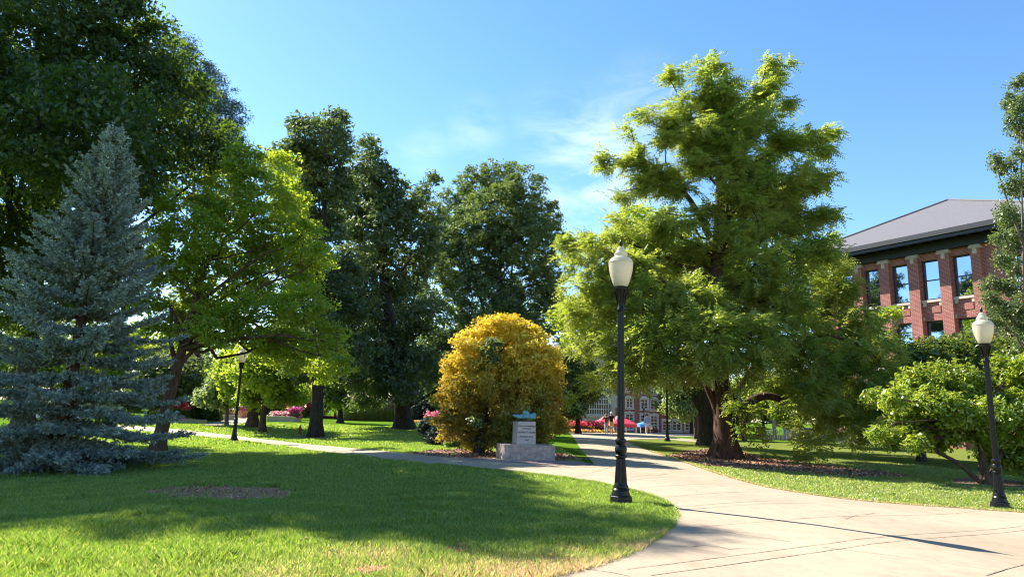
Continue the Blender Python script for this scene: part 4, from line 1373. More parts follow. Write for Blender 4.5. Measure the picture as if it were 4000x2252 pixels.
def sash_window(parent, x0, x1, z0, z1, y, frame_mat, glass_mat_, fw=.09, rail=True, mull=(), bars=()):
    """window part: frame with its glass as a sub-part; y = outer face of the frame (outside is -y)"""
    m = MB()
    m.box(x0, x0 + fw, y, y + .14, z0, z1).box(x1 - fw, x1, y, y + .14, z0, z1)
    m.box(x0 + fw, x1 - fw, y, y + .14, z0, z0 + fw).box(x0 + fw, x1 - fw, y, y + .14, z1 - fw, z1)
    if rail:
        zm = (z0 + z1) / 2
        m.box(x0 + fw, x1 - fw, y + .03, y + .12, zm - fw * .35, zm + fw * .35)
    for t in mull:
        x = x0 + (x1 - x0) * t
        m.box(x - fw * .3, x + fw * .3, y + .02, y + .11, z0 + fw, z1 - fw)
    for t in bars:
        z = z0 + (z1 - z0) * t
        m.box(x0 + fw, x1 - fw, y + .025, y + .105, z - fw * .25, z + fw * .25)
    w = m.build('window', frame_mat, parent)
    MB().box(x0 + fw * .9, x1 - fw * .9, y + .07, y + .085, z0 + fw * .9, z1 - fw * .9).build('pane', glass_mat_, w)
    return w

def build_right_hall():
    Y0 = 36.0
    P0 = vat(3900, 1400, Y0)
    d = np.array([.515, -.857]); n = np.array([-.857, -.515])
    u0, u1 = -10.95, 3.1
    W = u1 - u0
    org = np.array([P0[0], P0[1]]) + d * u0
    K = 1.27
    root = empty('brick_hall', (org[0] * K, org[1] * K, CAMH - K * (CAMH + .3)), math.atan2(-.857, .515))
    root.scale = (K, K, K)
    tag(root, "red brick hall with grey hipped roof and tall black framed windows, behind the cypress", 'building')
    Z = .3                         # local z = world z + .3
    zb, zt = -.6, 11.5 + Z
    D = 14.0
    ups = [(-8.85, -7.82), (-7.1, -6.07), (-5.35, -4.31), (-3.6, -2.55), (-1.86, -.83)]
    wins = []
    op = []
    for a, b in ups:
        op.append((a - u0, b - u0, 8.72 + Z, 11.1 + Z)); wins.append(('up', op[-1]))
        op.append((a - u0, b - u0, 4.9 + Z, 7.5 + Z)); wins.append(('low', op[-1]))
        op.append((a - u0, b - u0, 1.4 + Z, 3.5 + Z)); wins.append(('base', op[-1]))
    for z0, z1 in ((8.72, 10.6), (4.9, 7.2), (1.4, 3.5)):
        op.append((.95 - u0, 1.9 - u0, z0 + Z, z1 + Z)); wins.append(('end', op[-1]))
    wall = wall_cells((0, W), (zb, zt), op, 0, .45)
    wall.box(0, .45, .45, D, zb, zt).box(W - .45, W, .45, D, zb, zt).box(.45, W - .45, D - .45, D, zb, zt)
    wall.build('wall', M['brick_red'], root)
    MB().box(.5, W - .5, 1.4, 1.5, zb, zt - .05).build('room_back', M['dark_metal'], root)
    # pilasters between the windows, each with a stone capital and keystone
    pil = [(-9.6, -8.92), (-7.78, -7.15), (-6.03, -5.41), (-4.27, -3.65), (-2.51, -1.91), (-.79, -.30)]
    pil = [(-10.7, -9.9)] + pil
    for a, b in pil:
        p = MB().box(a - u0, b - u0, -.22, -.002, zb, 11.28 + Z).build('pilaster', M['brick_red'], root)
        m = MB().box(a - u0 - .05, b - u0 + .05, -.30, -.003, 11.28 + Z + .003, 11.40 + Z).box(a - u0 - .02, b - u0 + .02, -.26, -.003, 11.40 + Z, 11.497 + Z)
        m.build('capital', M['stone_trim'], p)
        c = (a + b) / 2 - u0
        MB().box(c - .10, c + .10, -.27, -.222, 10.98 + Z, 11.28 + Z).build('keystone', M['limestone'], p)
    for kind, (a, b, z0, z1) in wins:
        sash_window(root, a + .004, b - .004, z0 + .004, z1 - .004, .16, M['dark_metal'], M['window_glass'], fw=.085)
        s = MB().box(a - .06, b + .06, -.10, .15, z0 - .15, z0 - .003)
        s.box(a - .02, a + .16, -.07, -.003, z0 - .37, z0 - .153).box(b - .16, b + .02, -.07, -.003, z0 - .37, z0 - .153)
        s.build('sill', M['limestone'], root)
        if kind == 'low':
            MB().box(a - .16, a + .02, -.06, -.003, z1 + .02, z1 + .24).build('lintel_block', M['limestone'], root)
            MB().box(b - .02, b + .16, -.06, -.003, z1 + .02, z1 + .24).build('lintel_block', M['limestone'], root)
        if kind == 'up':
            MB().box(a + .12, b - .12, -.025, -.002, 7.95 + Z, 8.3 + Z).build('brick_panel', M['brick_red'], root)
    # frieze, soffit, brackets, fascia, roof
    OV = 1.25
    MB().box(-.06, W + .06, -.34, D + .06, 11.5 + Z, 12.02 + Z).build('frieze', M['green_metal'], root)
    MB().box(-OV, W + OV, -OV, D + OV, 12.10 + Z, 12.16 + Z).build('soffit', M['green_metal'], root)
    br = []
    k = int(W / .62)
    for i in range(k + 1):
        x = -.2 + i * (W + .4) / k
        MB().prism([(0, 0), (.10, 0), (.10, .09), (0, .09)], 0, 1).box(0, 0, 0, 0, 0, 0) if False else None
        b = MB()
        b.box(x - .05, x + .05, -OV + .06, -.345, 12.0 + Z, 12.098 + Z)
        b.build('rafter_tail', M['dark_metal'], root)
    gut = MB()
    gut.box(-OV - .08, W + OV + .08, -OV - .12, -OV, 12.13 + Z, 12.42 + Z).box(-OV - .08, W + OV + .08, -OV + .0, -OV + .06, 11.93 + Z, 12.10 + Z)
    gut.box(-OV - .12, -OV, -OV + .003, D + OV, 12.13 + Z, 12.42 + Z).box(W + OV, W + OV + .12, -OV + .003, D + OV, 12.13 + Z, 12.42 + Z)
    gut.build('gutter', M['dark_metal'], root)
    xa = -4.1 - u0
    e = OV + .1; ze = 12.40 + Z; za = 16.0 + Z
    r = MB()
    r.add([(-e, -e, ze), (W + e, -e, ze), (W + e, D + e, ze), (-e, D + e, ze), (xa, 5.0, za), (xa, D - 2, za)],
          [(0, 1, 4), (1, 2, 5, 4), (2, 3, 5), (3, 0, 4, 5), (0, 3, 2, 1)])
    roof = r.build('roof', M['slate'], root)
    c = MB()
    A = np.array([xa, 5.0, za]); 
    for q in ((-e, -e, ze), (W + e, -e, ze)):
        c.tube([np.array(q) + (0, 0, .03), A + (0, 0, .03)], [.07, .07], 6)
    c.tube([A + (0, 0, .03), np.array([xa, D - 2, za + .03])], [.08, .08], 6)
    c.build('ridge_cap', M['slate'], roof)
    # main block of the same hall behind the wing
    MB().box(W - 2, W + 24, 9, 30, zb, 11.6 + Z).build('rear_wall', M['brick_red'], root)
    MB().add([(W - 4, 7.5, 12 + Z), (W + 26, 7.5, 12 + Z), (W + 26, 31, 12 + Z), (W - 4, 31, 12 + Z), (W + 4, 17, 16.9 + Z), (W + 20, 17, 16.9 + Z)],
             [(0, 1, 5, 4), (1, 2, 5), (2, 3, 4, 5), (3, 0, 4), (0, 3, 2, 1)]).build('rear_roof', M['slate'], root)
build_right_hall()

def build_low_walls():
    a = gp(3060, 1722); b = gp(3420, 1742)
    for (p, q, h, lab, nm) in (((3070, 1718), (3260, 1722), .95, "long low concrete wall beyond the drooping cypress boughs", 'low_wall'), ((3262, 1728), (3420, 1736), .62, "shorter concrete wall end near the dark magnolia stem", 'low_wall')):
        A, B = gp(*p), gp(*q)
        L = np.linalg.norm((B - A)[:2])
        r = empty(nm, A, math.atan2(B[1] - A[1], B[0] - A[0])); tag(r, lab, 'wall')
        MB().box(0, L, 0, .4, -.1, h).build('wall_body', M['concrete_wall'], r)
        MB().box(-.05, L + .05, -.05, .45, h + .002, h + .10).build('coping', M['limestone'], r, bevel=.01)
build_low_walls()

def build_far_hall():
    Y = 110.0
    zg = -.95
    s = Y / 90.0
    P = lambda a, b: vat(2250 + a * .15171, 1480 + b * .15171, Y)
    root = empty('far_brick_hall', (0, Y, zg)); tag(root, "brick hall with white windows and a big arched stone bay, beyond the walkers", 'building')
    X = lambda a, b=800: P(a, b)[0]
    Zz = lambda b, a=600: P(a, b)[2] - zg
    zt = 12.5
    # limestone bay
    bx0, bx1 = X(140), X(985)
    gx0, gx1 = X(270), X(868)
    gz0 = Zz(905); cz = Zz(640); rr = (gx1 - gx0) / 2; cx = (gx0 + gx1) / 2
    gz1 = cz + rr + 2.2
    bay = wall_cells((bx0, bx1), (-.5, zt), [(gx0, gx1, gz0, gz1)], -1.2, -.6)
    bay.build('stone_bay', M['limestone'], root)
    MB().box(bx0 - .2, bx1 + .1, -1.45, -1.203, Zz(985), Zz(930)).build('bay_ledge', M['limestone'], root)
    aw = MB()
    ncol = 10
    fw = .10
    for i in range(ncol + 1):
        x = gx0 + (gx1 - gx0) * i / ncol
        aw.box(x - fw / 2 * .8, x + fw / 2 * .8, -.98, -.88, gz0, gz1)
    nrow = 7
    for i in range(nrow + 1):
        z = gz0 + (gz1 - gz0) * i / nrow
        aw.box(gx0, gx1, -.975, -.885, z - fw * .45, z + fw * .45)
    w = aw.build('arched_window', M['white_metal'], root)
    arc = MB()
    t = np.linspace(0, math.pi, 25)
    pts = [(cx + rr * math.cos(k) * .97, -.98, cz + rr * math.sin(k) * .97) for k in t]
    arc.tube(pts, [.17] * len(pts), 6)
    arc.build('arch_ring', M['white_metal'], w, smooth=True)
    MB().box(gx0, gx1, -.90, -.87, gz0, gz1).build('pane', M['dark_glass'], w)
    # brick part, with window openings
    wx0, wx1, xc = bx1 + .002, X(2140), X(1540)
    ops = {'mid': [(1010, 1105, 485, 700), (1280, 1480, 480, 740), (1660, 1865, 500, 775), (1915, 2110, 520, 795)],
           'top': [(1280, 1470, 60, 320), (1690, 1880, 90, 350), (1930, 2085, 120, 380)],
           'low': [(1265, 1490, 880, 1290), (1655, 1880, 905, 1320), (1915, 2115, 925, 1355)]}
    op = []
    info = []
    for k, lst in ops.items():
        for (a, b2, c0, c1) in lst:
            xa, xb = X(a, c1), X(b2, c1)
            z1 = Zz(c0, a); z0 = Zz(c1, a)
            op.append((xa, xb, max(z0, .1), z1)); info.append((k, op[-1]))
    far = X(2950)
    for px in (2225, 2480, 2800):      # right wing, set back
        info.append(('wing', (X(px), X(px) + 1.5, Zz(1330, px), Zz(1060, px))))
        op.append(info[-1][1])
    wall = wall_cells((wx0, wx1), (-.5, zt), [o for o in op if o[1] <= wx1], 0, .4)
    wall.build('wall', M['brick_far'], root)
    wing = wall_cells((wx1 + .002, X(3300)), (-.5, 9.0), [o for o in op if o[0] > wx1], .25, .65)
    wing.build('wing_wall', M['brick_far'], root)
    MB().box(bx0 - 6, bx0 - .002, 0, .4, -.5, zt).build('west_wall', M['brick_far'], root)
    MB().box(xc - .22, xc + .22, -.14, -.002, -.5, zt).build('brick_pier', M['brick_far'], root)
    MB().box(wx0, wx1 + .1, -.12, -.002, Zz(850), Zz(835)).build('string_course', M['limestone'], root)
    for k, (a, b2, z0, z1) in info:
        y = .10 if k != 'wing' else .35
        rows = {'mid': (.34, .66), 'top': (.25, .5, .75), 'low': (.22, .41, .6, .8), 'wing': (.33, .66)}[k]
        wd = sash_window(root, a + .004, b2 - .004, z0 + .004, z1 - .004, y, M['white_metal'], M['dark_glass'], fw=.17, rail=False, mull=(.5,), bars=rows)
        yf = -.03 if k != 'wing' else .22
        tr = MB()
        tr.box(a - .10, a + .003, yf, y + .02, z0 - .08, z1).box(b2 - .003, b2 + .10, yf, y + .02, z0 - .08, z1).box(a - .16, b2 + .16, yf - .06, y + .02, z0 - .2, z0 - .082)
        if k == 'mid':
            cxm = (a + b2) / 2; hw = (b2 - a) / 2 + .12
            poly = [(cxm - hw, z1 + .003)] + [(cxm - hw * math.cos(q), z1 + .003 + .42 * math.sin(q)) for q in np.linspace(.25, math.pi - .25, 9)] + [(cxm + hw, z1 + .003)]
            tr.prism(poly, yf - .04, y + .02)
        else:
            tr.box(a - .14, b2 + .14, yf - .05, y + .02, z1 + .003, z1 + .28)
            if k == 'low':
                tr.box((a + b2) / 2 - .13, (a + b2) / 2 + .13, yf - .1, y + .02, z1 + .283, z1 + .40)
        tr.build('window_surround', M['white_metal'], root)
    MB().box(bx0 - 6, X(2140), -1.0, -.8, zt + .01, zt + .5).build('cornice', M['limestone'], root)
    MB().box(X(2160), X(2262), .1, .248, Zz(1195, 2160), Zz(1182, 2160)).build('wall_ledge', M['limestone'], root)
    MB().box(bx0 - 6, X(2140), .41, 12, -.5, zt - .1).build('rear_mass', M['brick_far'], root)
    MB().box(X(2142), X(3300), .66, 10, -.5, 8.8).build('rear_wing', M['brick_far'], root)
    MB().add([(bx0 - 7, -1.2, zt + .5), (X(2190), -1.2, zt + .5), (X(2190), 13, zt + .5), (bx0 - 7, 13, zt + .5), (bx0 - 1, 6, zt + 2.5), (X(1700), 6, zt + 2.5)],
             [(0, 1, 5, 4), (1, 2, 5), (2, 3, 4, 5), (3, 0, 4), (0, 3, 2, 1)]).build('roof', M['slate'], root)
build_far_hall()

# ------------------------------------------------------------------ planters, flower beds, grasses
def flower_mesh(centers, size, rng, n=10, rise=.5, spread=.35, flat=.8):
    C = np.repeat(centers, n, 0)
    c = C + rng.normal(0, 1, C.shape) * np.array([spread, spread, rise]) * .5
    nn = unit(rng.normal(0, .6, c.shape) + np.array([0, -.2, flat]))
    a = unit(np.cross(nn, rng.normal(0, 1, c.shape))); b = np.cross(nn, a)
    s = size * rng.uniform(.6, 1.4, len(c))
    return quads_from(c, a * s[:, None] * .5, b * (s * .4)[:, None], s * .15, nn)

def flower_bed(label, p0, p1, depth, hleaf, hflow, petal, seed, nl=500, nf=220, fsize=.12, low=None, leafmat='canna_leaf', group='flower beds beyond the lawn'):
    """bed between two photo points; upright foliage topped with blooms, optional low edging"""
    rng = np.random.default_rng(seed)
    A, B = gp(*p0), gp(*p1)
    d = (B - A); L = np.linalg.norm(d[:2]); ang = math.atan2(d[1], d[0])
    root = empty('flower_bed', A, ang); tag(root, label, 'flower bed', group)
    c = np.stack([rng.uniform(0, L, nl), rng.uniform(.35, depth, nl), rng.uniform(.05, 1, nl) ** .8 * hleaf], 1)
    V, Fq = leaf_cloud(c, unit(np.array([[0, 0, 1.0]]) + rng.normal(0, .3, c.shape)), np.full(nl, .18), 6, .26, rng, flat=1, droop=-.5, upbias=.1, aspect=.42)
    V[:, 2] = np.maximum(V[:, 2], .02)
    link_mesh('foliage', np_mesh('bed_foliage', V, [Fq]), M[leafmat], root)
    c = np.stack([rng.uniform(0, L, nf), rng.uniform(.3, depth, nf), hleaf + rng.uniform(-.25, 1, nf) * (hflow - hleaf)], 1)
    V, Fq = flower_mesh(c, fsize, rng, 9, rise=.22, spread=.16)
    link_mesh('blooms', np_mesh('bed_blooms', V, [Fq]), M[petal], root)
    if low:
        for mat, a, b, y0, y1, n in low:
            c = np.stack([rng.uniform(a * L, b * L, n), rng.uniform(y0, y1, n), rng.uniform(.04, .24, n)], 1)
            V, Fq = flower_mesh(c, .13, rng, 9, rise=.08, spread=.2, flat=1.2)
            V[:, 2] = np.maximum(V[:, 2], .02)
            link_mesh('edging_flowers', np_mesh('bed_edging', V, [Fq]), M[mat], root)
    return root

flower_bed("long bed of tall red cannas with yellow and pink edging before the brick hall", (2150, 1687), (2392, 1689), 2.2, .50, .88, 'petal_red', 41, 1100, 420, .16, low=[('petal_yellow', .2, 1, -.5, .2, 260), ('petal_pink', .0, .8, -.2, .3, 200)])
flower_bed("small bed of red flowers between the walkers at the path end", (2495, 1687), (2560, 1690), 1.2, .45, .75, 'petal_red', 42, 200, 70, .14, low=[('petal_magenta', 0, 1, -.5, .1, 80), ('petal_yellow', .3, 1, -.7, -.2, 70)])
flower_bed("bed of magenta blooms over dark foliage behind the raised planter", (1035, 1627), (1165, 1630), 3, 1.3, 2.3, 'petal_magenta', 43, 700, 260, .2, leafmat='juniper')
flower_bed("bed of red cannas behind the dark trunk with the hydrant", (1160, 1631), (1300, 1632), 3, 1.3, 2.4, 'petal_red', 44, 700, 260, .2, low=[('petal_magenta', .5, .95, -.9, .1, 260), ('petal_pink', .8, 1.15, -.8, .0, 120)])
flower_bed("red cannas and yellow edging left of the clipped round bush", (655, 1645), (745, 1646), 1.6, 1.0, 1.45, 'petal_red', 45, 420, 50, .2, low=[('petal_yellow', .0, 1, -.5, .15, 170), ('petal_pink', .0, .7, -.6, .1, 120)])
flower_bed("yellow green bed at the far left behind the leaning trunk", (575, 1643), (655, 1645), 1.8, .6, .8, 'petal_yellow', 46, 420, 30, .14)
flower_bed("bed of pink and red flowers left of the golden tree", (1650, 1650), (1790, 1655), 1.6, .7, 1.35, 'petal_pink', 47, 420, 220, .16, low=[('petal_yellow', -.25, .6, -.5, .1, 160)])
flower_bed("low yellow flowers right of the thick dark trunk", (1600, 1645), (1650, 1646), 1.2, .3, .5, 'petal_yellow', 48, 120, 90, .14)

def planter(label, p0, p1, hpx, depth, mats, seed, front_curve=.0):
    rng = np.random.default_rng(seed)
    A, B = gp(*p0), gp(*p1)
    L = np.linalg.norm((B - A)[:2])
    h = vat(p0[0], p0[1] - hpx, A[1])[2] - A[2]
    root = empty('stone_planter', A, math.atan2(B[1] - A[1], B[0] - A[0])); tag(root, label, 'planter', 'raised limestone planters')
    k = 10
    for i in range(k):
        x0, x1 = L * i / k, L * (i + 1) / k
        pass
    m = MB()
    m.box(0, L, 0, .35, -.1, h).box(0, .35, .352, depth, -.1, h).box(L - .35, L, .352, depth, -.1, h)
    m.build('planter_wall', M['limestone'], root, bevel=.02)
    MB().box(-.06, L + .06, -.06, .42, h + .003, h + .13).build('coping', M['limestone'], root, bevel=.02)
    MB().box(.35, L - .35, .352, depth, h - .3, h - .12).build('soil_fill', M['soil'], root)
    for mt, a, b, n, hh in mats:
        c = np.stack([rng.uniform(a * L, b * L, n), rng.uniform(.4, depth, n), h + rng.uniform(.0, hh, n)], 1)
        V, Fq = flower_mesh(c, .17, rng, 9, rise=.14, spread=.26)
        link_mesh('flowers', np_mesh('planter_flowers', V, [Fq]), M[mt], root)
planter("pale stone planter of pink and cream flowers right of the twin trunks", (1040, 1644), (1148, 1647), 16, 2.2, [('pale', 0, 1, 150, .5), ('petal_pink', .05, .7, 120, .5), ('plume', .1, .8, 90, .5), ('petal_magenta', .72, 1, 110, 1.0)], 51)
planter("stone planter of creamy flowers between the clipped bush and the lamp", (846, 1640), (930, 1640), 16, 2.2, [('pale', 0, 1, 150, .7), ('petal_yellow', .1, .7, 60, .6), ('plume', .0, .8, 80, .7), ('petal_pink', .45, 1, 70, .9)], 52)

def kerb_wall():
    A, B = gp(430, 1648), gp(806, 1651)
    L = np.linalg.norm((B - A)[:2])
    r = empty('stone_kerb', A, math.atan2(B[1] - A[1], B[0] - A[0])); tag(r, "low stone edging wall in front of the left flower beds", 'wall')
    MB().box(0, L, 0, .4, -.1, .24).build('kerb_body', M['limestone'], r, bevel=.02)
    MB().box(-.03, L + .03, -.03, .43, .243, .32).build('coping', M['concrete_wall'], r, bevel=.01)
kerb_wall()

def grass_clump_proto():
    rng = np.random.default_rng(61)
    n = 260
    root = empty('ornamental_grass', (0, 0, 0))
    an = rng.uniform(0, 6.28, n); rr = rng.random(n) ** .5 * .55
    b = np.stack([rr * np.cos(an), rr * np.sin(an), np.zeros(n)], 1)
    h = rng.uniform(.7, 1.25, n)
    tip = b * 1.9 + np.stack([rng.normal(0, .12, n), rng.normal(0, .12, n), h], 1)
    sd = np.stack([np.cos(an + 1.57), np.sin(an + 1.57), 0 * an], 1) * .025
    V = np.stack([b - sd, b + sd, tip + sd * .3, tip - sd * .3], 1).reshape(-1, 3)
    link_mesh('blades', np_mesh('reed_blades', V, [np.arange(n * 4).reshape(-1, 4)]), M['reed'], root)
    n = 130
    an = rng.uniform(0, 6.28, n); rr = rng.random(n) ** .5 * .95
    c = np.stack([rr * np.cos(an), rr * np.sin(an), rng.uniform(1.15, 1.9, n)], 1)
    V, Fq = flower_mesh(c, .2, rng, 8, rise=.3, spread=.07, flat=.1)
    link_mesh('plumes', np_mesh('grass_plumes', V, [Fq]), M['plume'], root)
    return root

def dup(o, loc, rz, sc, label=None, group=None):
    c = o.copy(); COL.objects.link(c)
    c.location = loc; c.rotation_euler = (0, 0, rz); c.scale = (sc, sc, sc) if not isinstance(sc, tuple) else sc
    if label: c['label'] = label
    if group: c['group'] = group
    for ch in list(o.children):
        d = ch.copy(); COL.objects.link(d); d.parent = c
        for g in list(ch.children):
            e = g.copy(); COL.objects.link(e); e.parent = d
    return c
gproto = grass_clump_proto()
tag(gproto, "feathery tan fountain grass in the long row behind the lawn", 'grass clump', 'fountain grasses in a row')
first = True
for i, px in enumerate(np.linspace(1345, 1565, 13)):
    q = gp(px, 1640 + (px - 1345) * .02); rz = i * 1.7; sc = 1.35 + .25 * math.sin(i * 2.1)
    if first:
        gproto.location = q; gproto.rotation_euler = (0, 0, rz); gproto.scale = (sc,) * 3; first = False
    else:
        dup(gproto, q, rz, sc)

def rainbow_stall():
    b = gp(888, 1627)
    root = empty('rainbow_stall', b, .05); tag(root, "dark blue stall with a rainbow striped awning and coloured arch, seen through leaves", 'stall')
    s = b[1] / F_PX * 1.02
    MB().box(-42 * s, 44 * s, .3, 2.2, -.05, 44 * s, 0).build('body', M['navy'], root, bevel=.05)
    cols = ['purple', 'red', 'orange', 'yellow', 'green', 'blue']
    xs = [-40, -28, -14, 2, 20, 34, 44]
    for i, cn in enumerate(cols):
        x0, x1 = xs[i] * s, xs[i + 1] * s
        m = MB()
        k = 8
        poly = [(x0, 72 * s), (x0, 50 * s)] + [(x0 + (x1 - x0) * j / k, 50 * s - 5 * s * math.sin(math.pi * j / k)) for j in range(1, k)] + [(x1, 50 * s), (x1, 72 * s)]
        m.prism(poly, -.6, -.52)
        m.add([(x0, -.6, 72 * s + .002), (x1, -.6, 72 * s + .002), (x1, 1.6, 80 * s), (x0, 1.6, 80 * s)], [(0, 1, 2, 3)])
        m.build('awning_stripe', M['stripe_' + cn], root)
    seg = ['blue', 'purple', 'red', 'orange', 'yellow', 'yellow', 'green']
    for i, cn in enumerate(seg):
        a0, a1 = math.pi * (1 - i / 7), math.pi * (1 - (i + .92) / 7)
        t = np.linspace(a0, a1, 5)
        pts = [(62 * s * math.cos(q) + 4 * s, 1.0, 78 * s + 48 * s * math.sin(q)) for q in t]
        MB().tube(pts, [8 * s] * 5, 8).build('arch_block', M['stripe_' + cn], root, smooth=True)
    for x in (-56, 64):
        MB().tube([(x * s, 1.0, -.05), (x * s, 1.0, 80 * s)], [2.2 * s] * 2, 8).build('arch_post', M['tent_blue'], root)
rainbow_stall()

def little_things():
    b = gp(946, 1632)  # pot and plant stand in for an unclear salmon and maroon shape
    r = empty('standin_pot', b); tag(r, "stand-in pot and plant for an unclear salmon and maroon shape beside the stall", 'plant pot')
    MB().lathe([(.35, -.03), (.55, .75), (.6, .8), (.5, .8)], 14).build('pot', M['terracotta'], r, smooth=True)
    rng = np.random.default_rng(3)
    c = rng.normal(0, .28, (60, 3)) + [0, 0, 1.0]
    V, Fq = leaf_cloud(c, unit(rng.normal(0, 1, c.shape)), np.full(60, .15), 6, .2, rng)
    link_mesh('foliage', np_mesh('pot_foliage', V, [Fq]), M['petal_magenta'], r)
    b = gp(968, 1630)
    r = empty('litter_bin', b); tag(r, "dark green litter bin left of the twin trunks", 'bin')
    MB().lathe([(.38, -.03), (.42, 1.0), (.44, 1.02), (.44, 1.1)], 16).build('bin_body', M['green_metal'], r)
    MB().lathe([(.45, 1.1), (.40, 1.3), (.2, 1.4), (.05, 1.42)], 16).build('bin_lid', M['dark_metal'], r, smooth=True)
    b = gp(708, 1622)
    s = b[1] / F_PX
    r = empty('bell_sculpture', b, .4); tag(r, "white flared bell on a grey frame behind the left canna bed", 'sculpture')
    MB().lathe([(13 * s, 16 * s), (10 * s, 20 * s), (7 * s, 30 * s), (5 * s, 38 * s), (1.5 * s, 41 * s)], 16).build('bell', M['white_metal'], r, smooth=True)
    f = MB()
    f.tube([(-8 * s, 0, 0), (-2 * s, 0, 22 * s)], [1.6 * s] * 2, 6)
    f.build('leg', M['steel'], r)
    MB().tube([(16 * s, 0, 0), (13 * s, 0, 26 * s), (8 * s, 0, 50 * s)], [1.8 * s] * 3, 6).build('frame_post', M['steel'], r)
    MB().tube([(8 * s, 0, 47 * s), (-1 * s, 0, 44 * s)], [1.6 * s] * 2, 6).build('frame_arm', M['steel'], r)
    b = gp(40, 1640, )
    r = empty('pale_shed', (b[0], b[1] + 6, b[2]), .1); tag(r, "pale low building glimpsed between the spruce boughs at far left", 'building')
    s = (b[1] + 6) / F_PX
    MB().box(-170 * s, 60 * s, 0, 8, -.2, 66 * s).build('wall', M['white_metal'], r)
    MB().add([(-180 * s, -.6, 66 * s), (70 * s, -.6, 66 * s), (70 * s, 8.6, 66 * s), (-180 * s, 8.6, 66 * s), (-180 * s, 4, 90 * s), (70 * s, 4, 90 * s)], [(0, 1, 5, 4), (2, 3, 4, 5), (0, 4, 3), (1, 2, 5), (0, 3, 2, 1)]).build('roof', M['slate'], r)
    for x in (-140, -95, -50, -5):
        sash_window(r, x * s, (x + 26) * s, 18 * s, 50 * s, -.16, M['dark_metal'], M['window_glass'], fw=.1)
little_things()

# ------------------------------------------------------------------ trees
def build_spruce():
    rng = np.random.default_rng(101)
    b = gp(215, 1832)
    root = empty('blue_spruce', b); tag(root, "tall blue spruce with silvery blue tiers, left front of the lawn", 'tree')
    top = vat(452, 500, b[1])
    H = top[2] - b[2]
    ts = TubeSet()
    lean = (top - b)[:2] / H
    z = np.linspace(-.1, H, 24)
    ax = lambda zz: np.array([b[0] + lean[0] * zz, b[1] + lean[1] * zz, b[2] + zz])
    Q = np.array([ax(k) for k in z])
    ts.add(Q, np.maximum(.012, .21 * (1 - z / H) ** .9 + .10 * np.exp(-np.maximum(z, 0) / .4)), 10)
    ts.add([ax(H * .965), ax(H * .965) + np.array([-.09, 0, H * .06])], [.02, .008], 5)
    tw_o, tw_d, tw_l = [], [], []
    lev = np.concatenate([np.arange(.55, H * .55, .41), np.arange(H * .55, H * .90, .31), [H * .915, H * .935, H * .955, H * .975]])
    for zz in lev:
        f = zz / H
        Rm = (3.65 * (1 - f) ** .92) * (.90 + .10 * min(1, f / .4)) * (1 if f > .12 else .82 + f * 1.5) + .04
        nb = int(6 + 7 * (1 - f))
        a0 = rng.random() * 6.28
        for k in range(nb):
            a = a0 + k * 6.283 / nb + rng.normal(0, .16)
            L = Rm * rng.choice([rng.uniform(.5, .85), rng.uniform(.85, 1.18)])
            up = .55 * f - .12 + rng.normal(0, .06)
            d = np.array([math.cos(a), math.sin(a), 0])
            t = np.linspace(0, 1, 9)
            P = ax(zz) + d * (L * t)[:, None]
            P[:, 2] += L * (up * t - .30 * t * (1 - f) + .20 * t ** 3)
            gz = b[2] + .16
            P[:, 2] = np.maximum(P[:, 2], gz)
            ts.add(P, np.linspace(.035 * (1 - f) + .012, .006, 9), 5)
            # flat sprays of side twigs
            m = int(4 + 11 * L) if f < .9 else 2
            for s in np.linspace(.14 if f < .6 else .08, 1, m):
                i = s * 8; i0 = min(7, int(i)); p = P[i0] + (P[i0 + 1] - P[i0]) * (i - i0)
                Td = unit(P[i0 + 1] - P[i0])
                sdv = np.array([-d[1], d[0], 0])
                tl = (.20 + .42 * L * .33 * (1.15 - s)) * rng.uniform(.7, 1.2)
                for sg in (-1, 1):
                    dd = unit(Td * .75 + sdv * sg * rng.uniform(.5, .95) + np.array([0, 0, rng.normal(.02, .12)]))
                    kk = max(1, int(tl / .17))
                    for j in range(kk):
                        o = p + dd * (tl * j / kk)
                        tw_o.append(o); tw_d.append(unit(dd + rng.normal(0, .25, 3))); tw_l.append(rng.uniform(.15, .23))
                        if rng.random() < .75:
                            tw_o.append(o); tw_d.append(unit(dd + sdv * rng.normal(0, .6) + np.array([0, 0, rng.normal(.2, .25)]))); tw_l.append(rng.uniform(.13, .21))
            tw_o.append(P[-1]); tw_d.append(unit(P[-1] - P[-2] + np.array([0, 0, .04]))); tw_l.append(.24)
    O = np.array(tw_o); Dr = np.array(tw_d); Ln = np.array(tw_l)
    n = 15
    t = np.tile(np.linspace(.05, 1, n), (len(O), 1))
    an = rng.uniform(0, 6.28, t.shape)
    u = unit(np.cross(Dr, np.array([.13, .2, 1.0]))); w = np.cross(Dr, u)
    rad = u[:, None, :] * np.cos(an)[:, :, None] + w[:, None, :] * np.sin(an)[:, :, None]
    nd = unit(Dr[:, None, :] * .75 + rad * .8)
    base = O[:, None, :] + Dr[:, None, :] * (Ln[:, None] * t)[:, :, None]
    ln = .075
    c = (base + nd * ln * .5).reshape(-1, 3)
    a = (nd * ln * .6).reshape(-1, 3)
    bb = unit(np.cross(a, rng.normal(0, 1, a.shape))) * .015
    V, Fq = quads_from(c, a, bb, np.zeros(len(c)), bb)
    print("spruce quads", len(Fq))
    link_mesh('trunk', ts.mesh("spruce_trunk", b), M['bark_brown'], root)
    link_mesh('needles', np_mesh("spruce_needles", V - b, [Fq]), M['spruce'], root)
build_spruce()

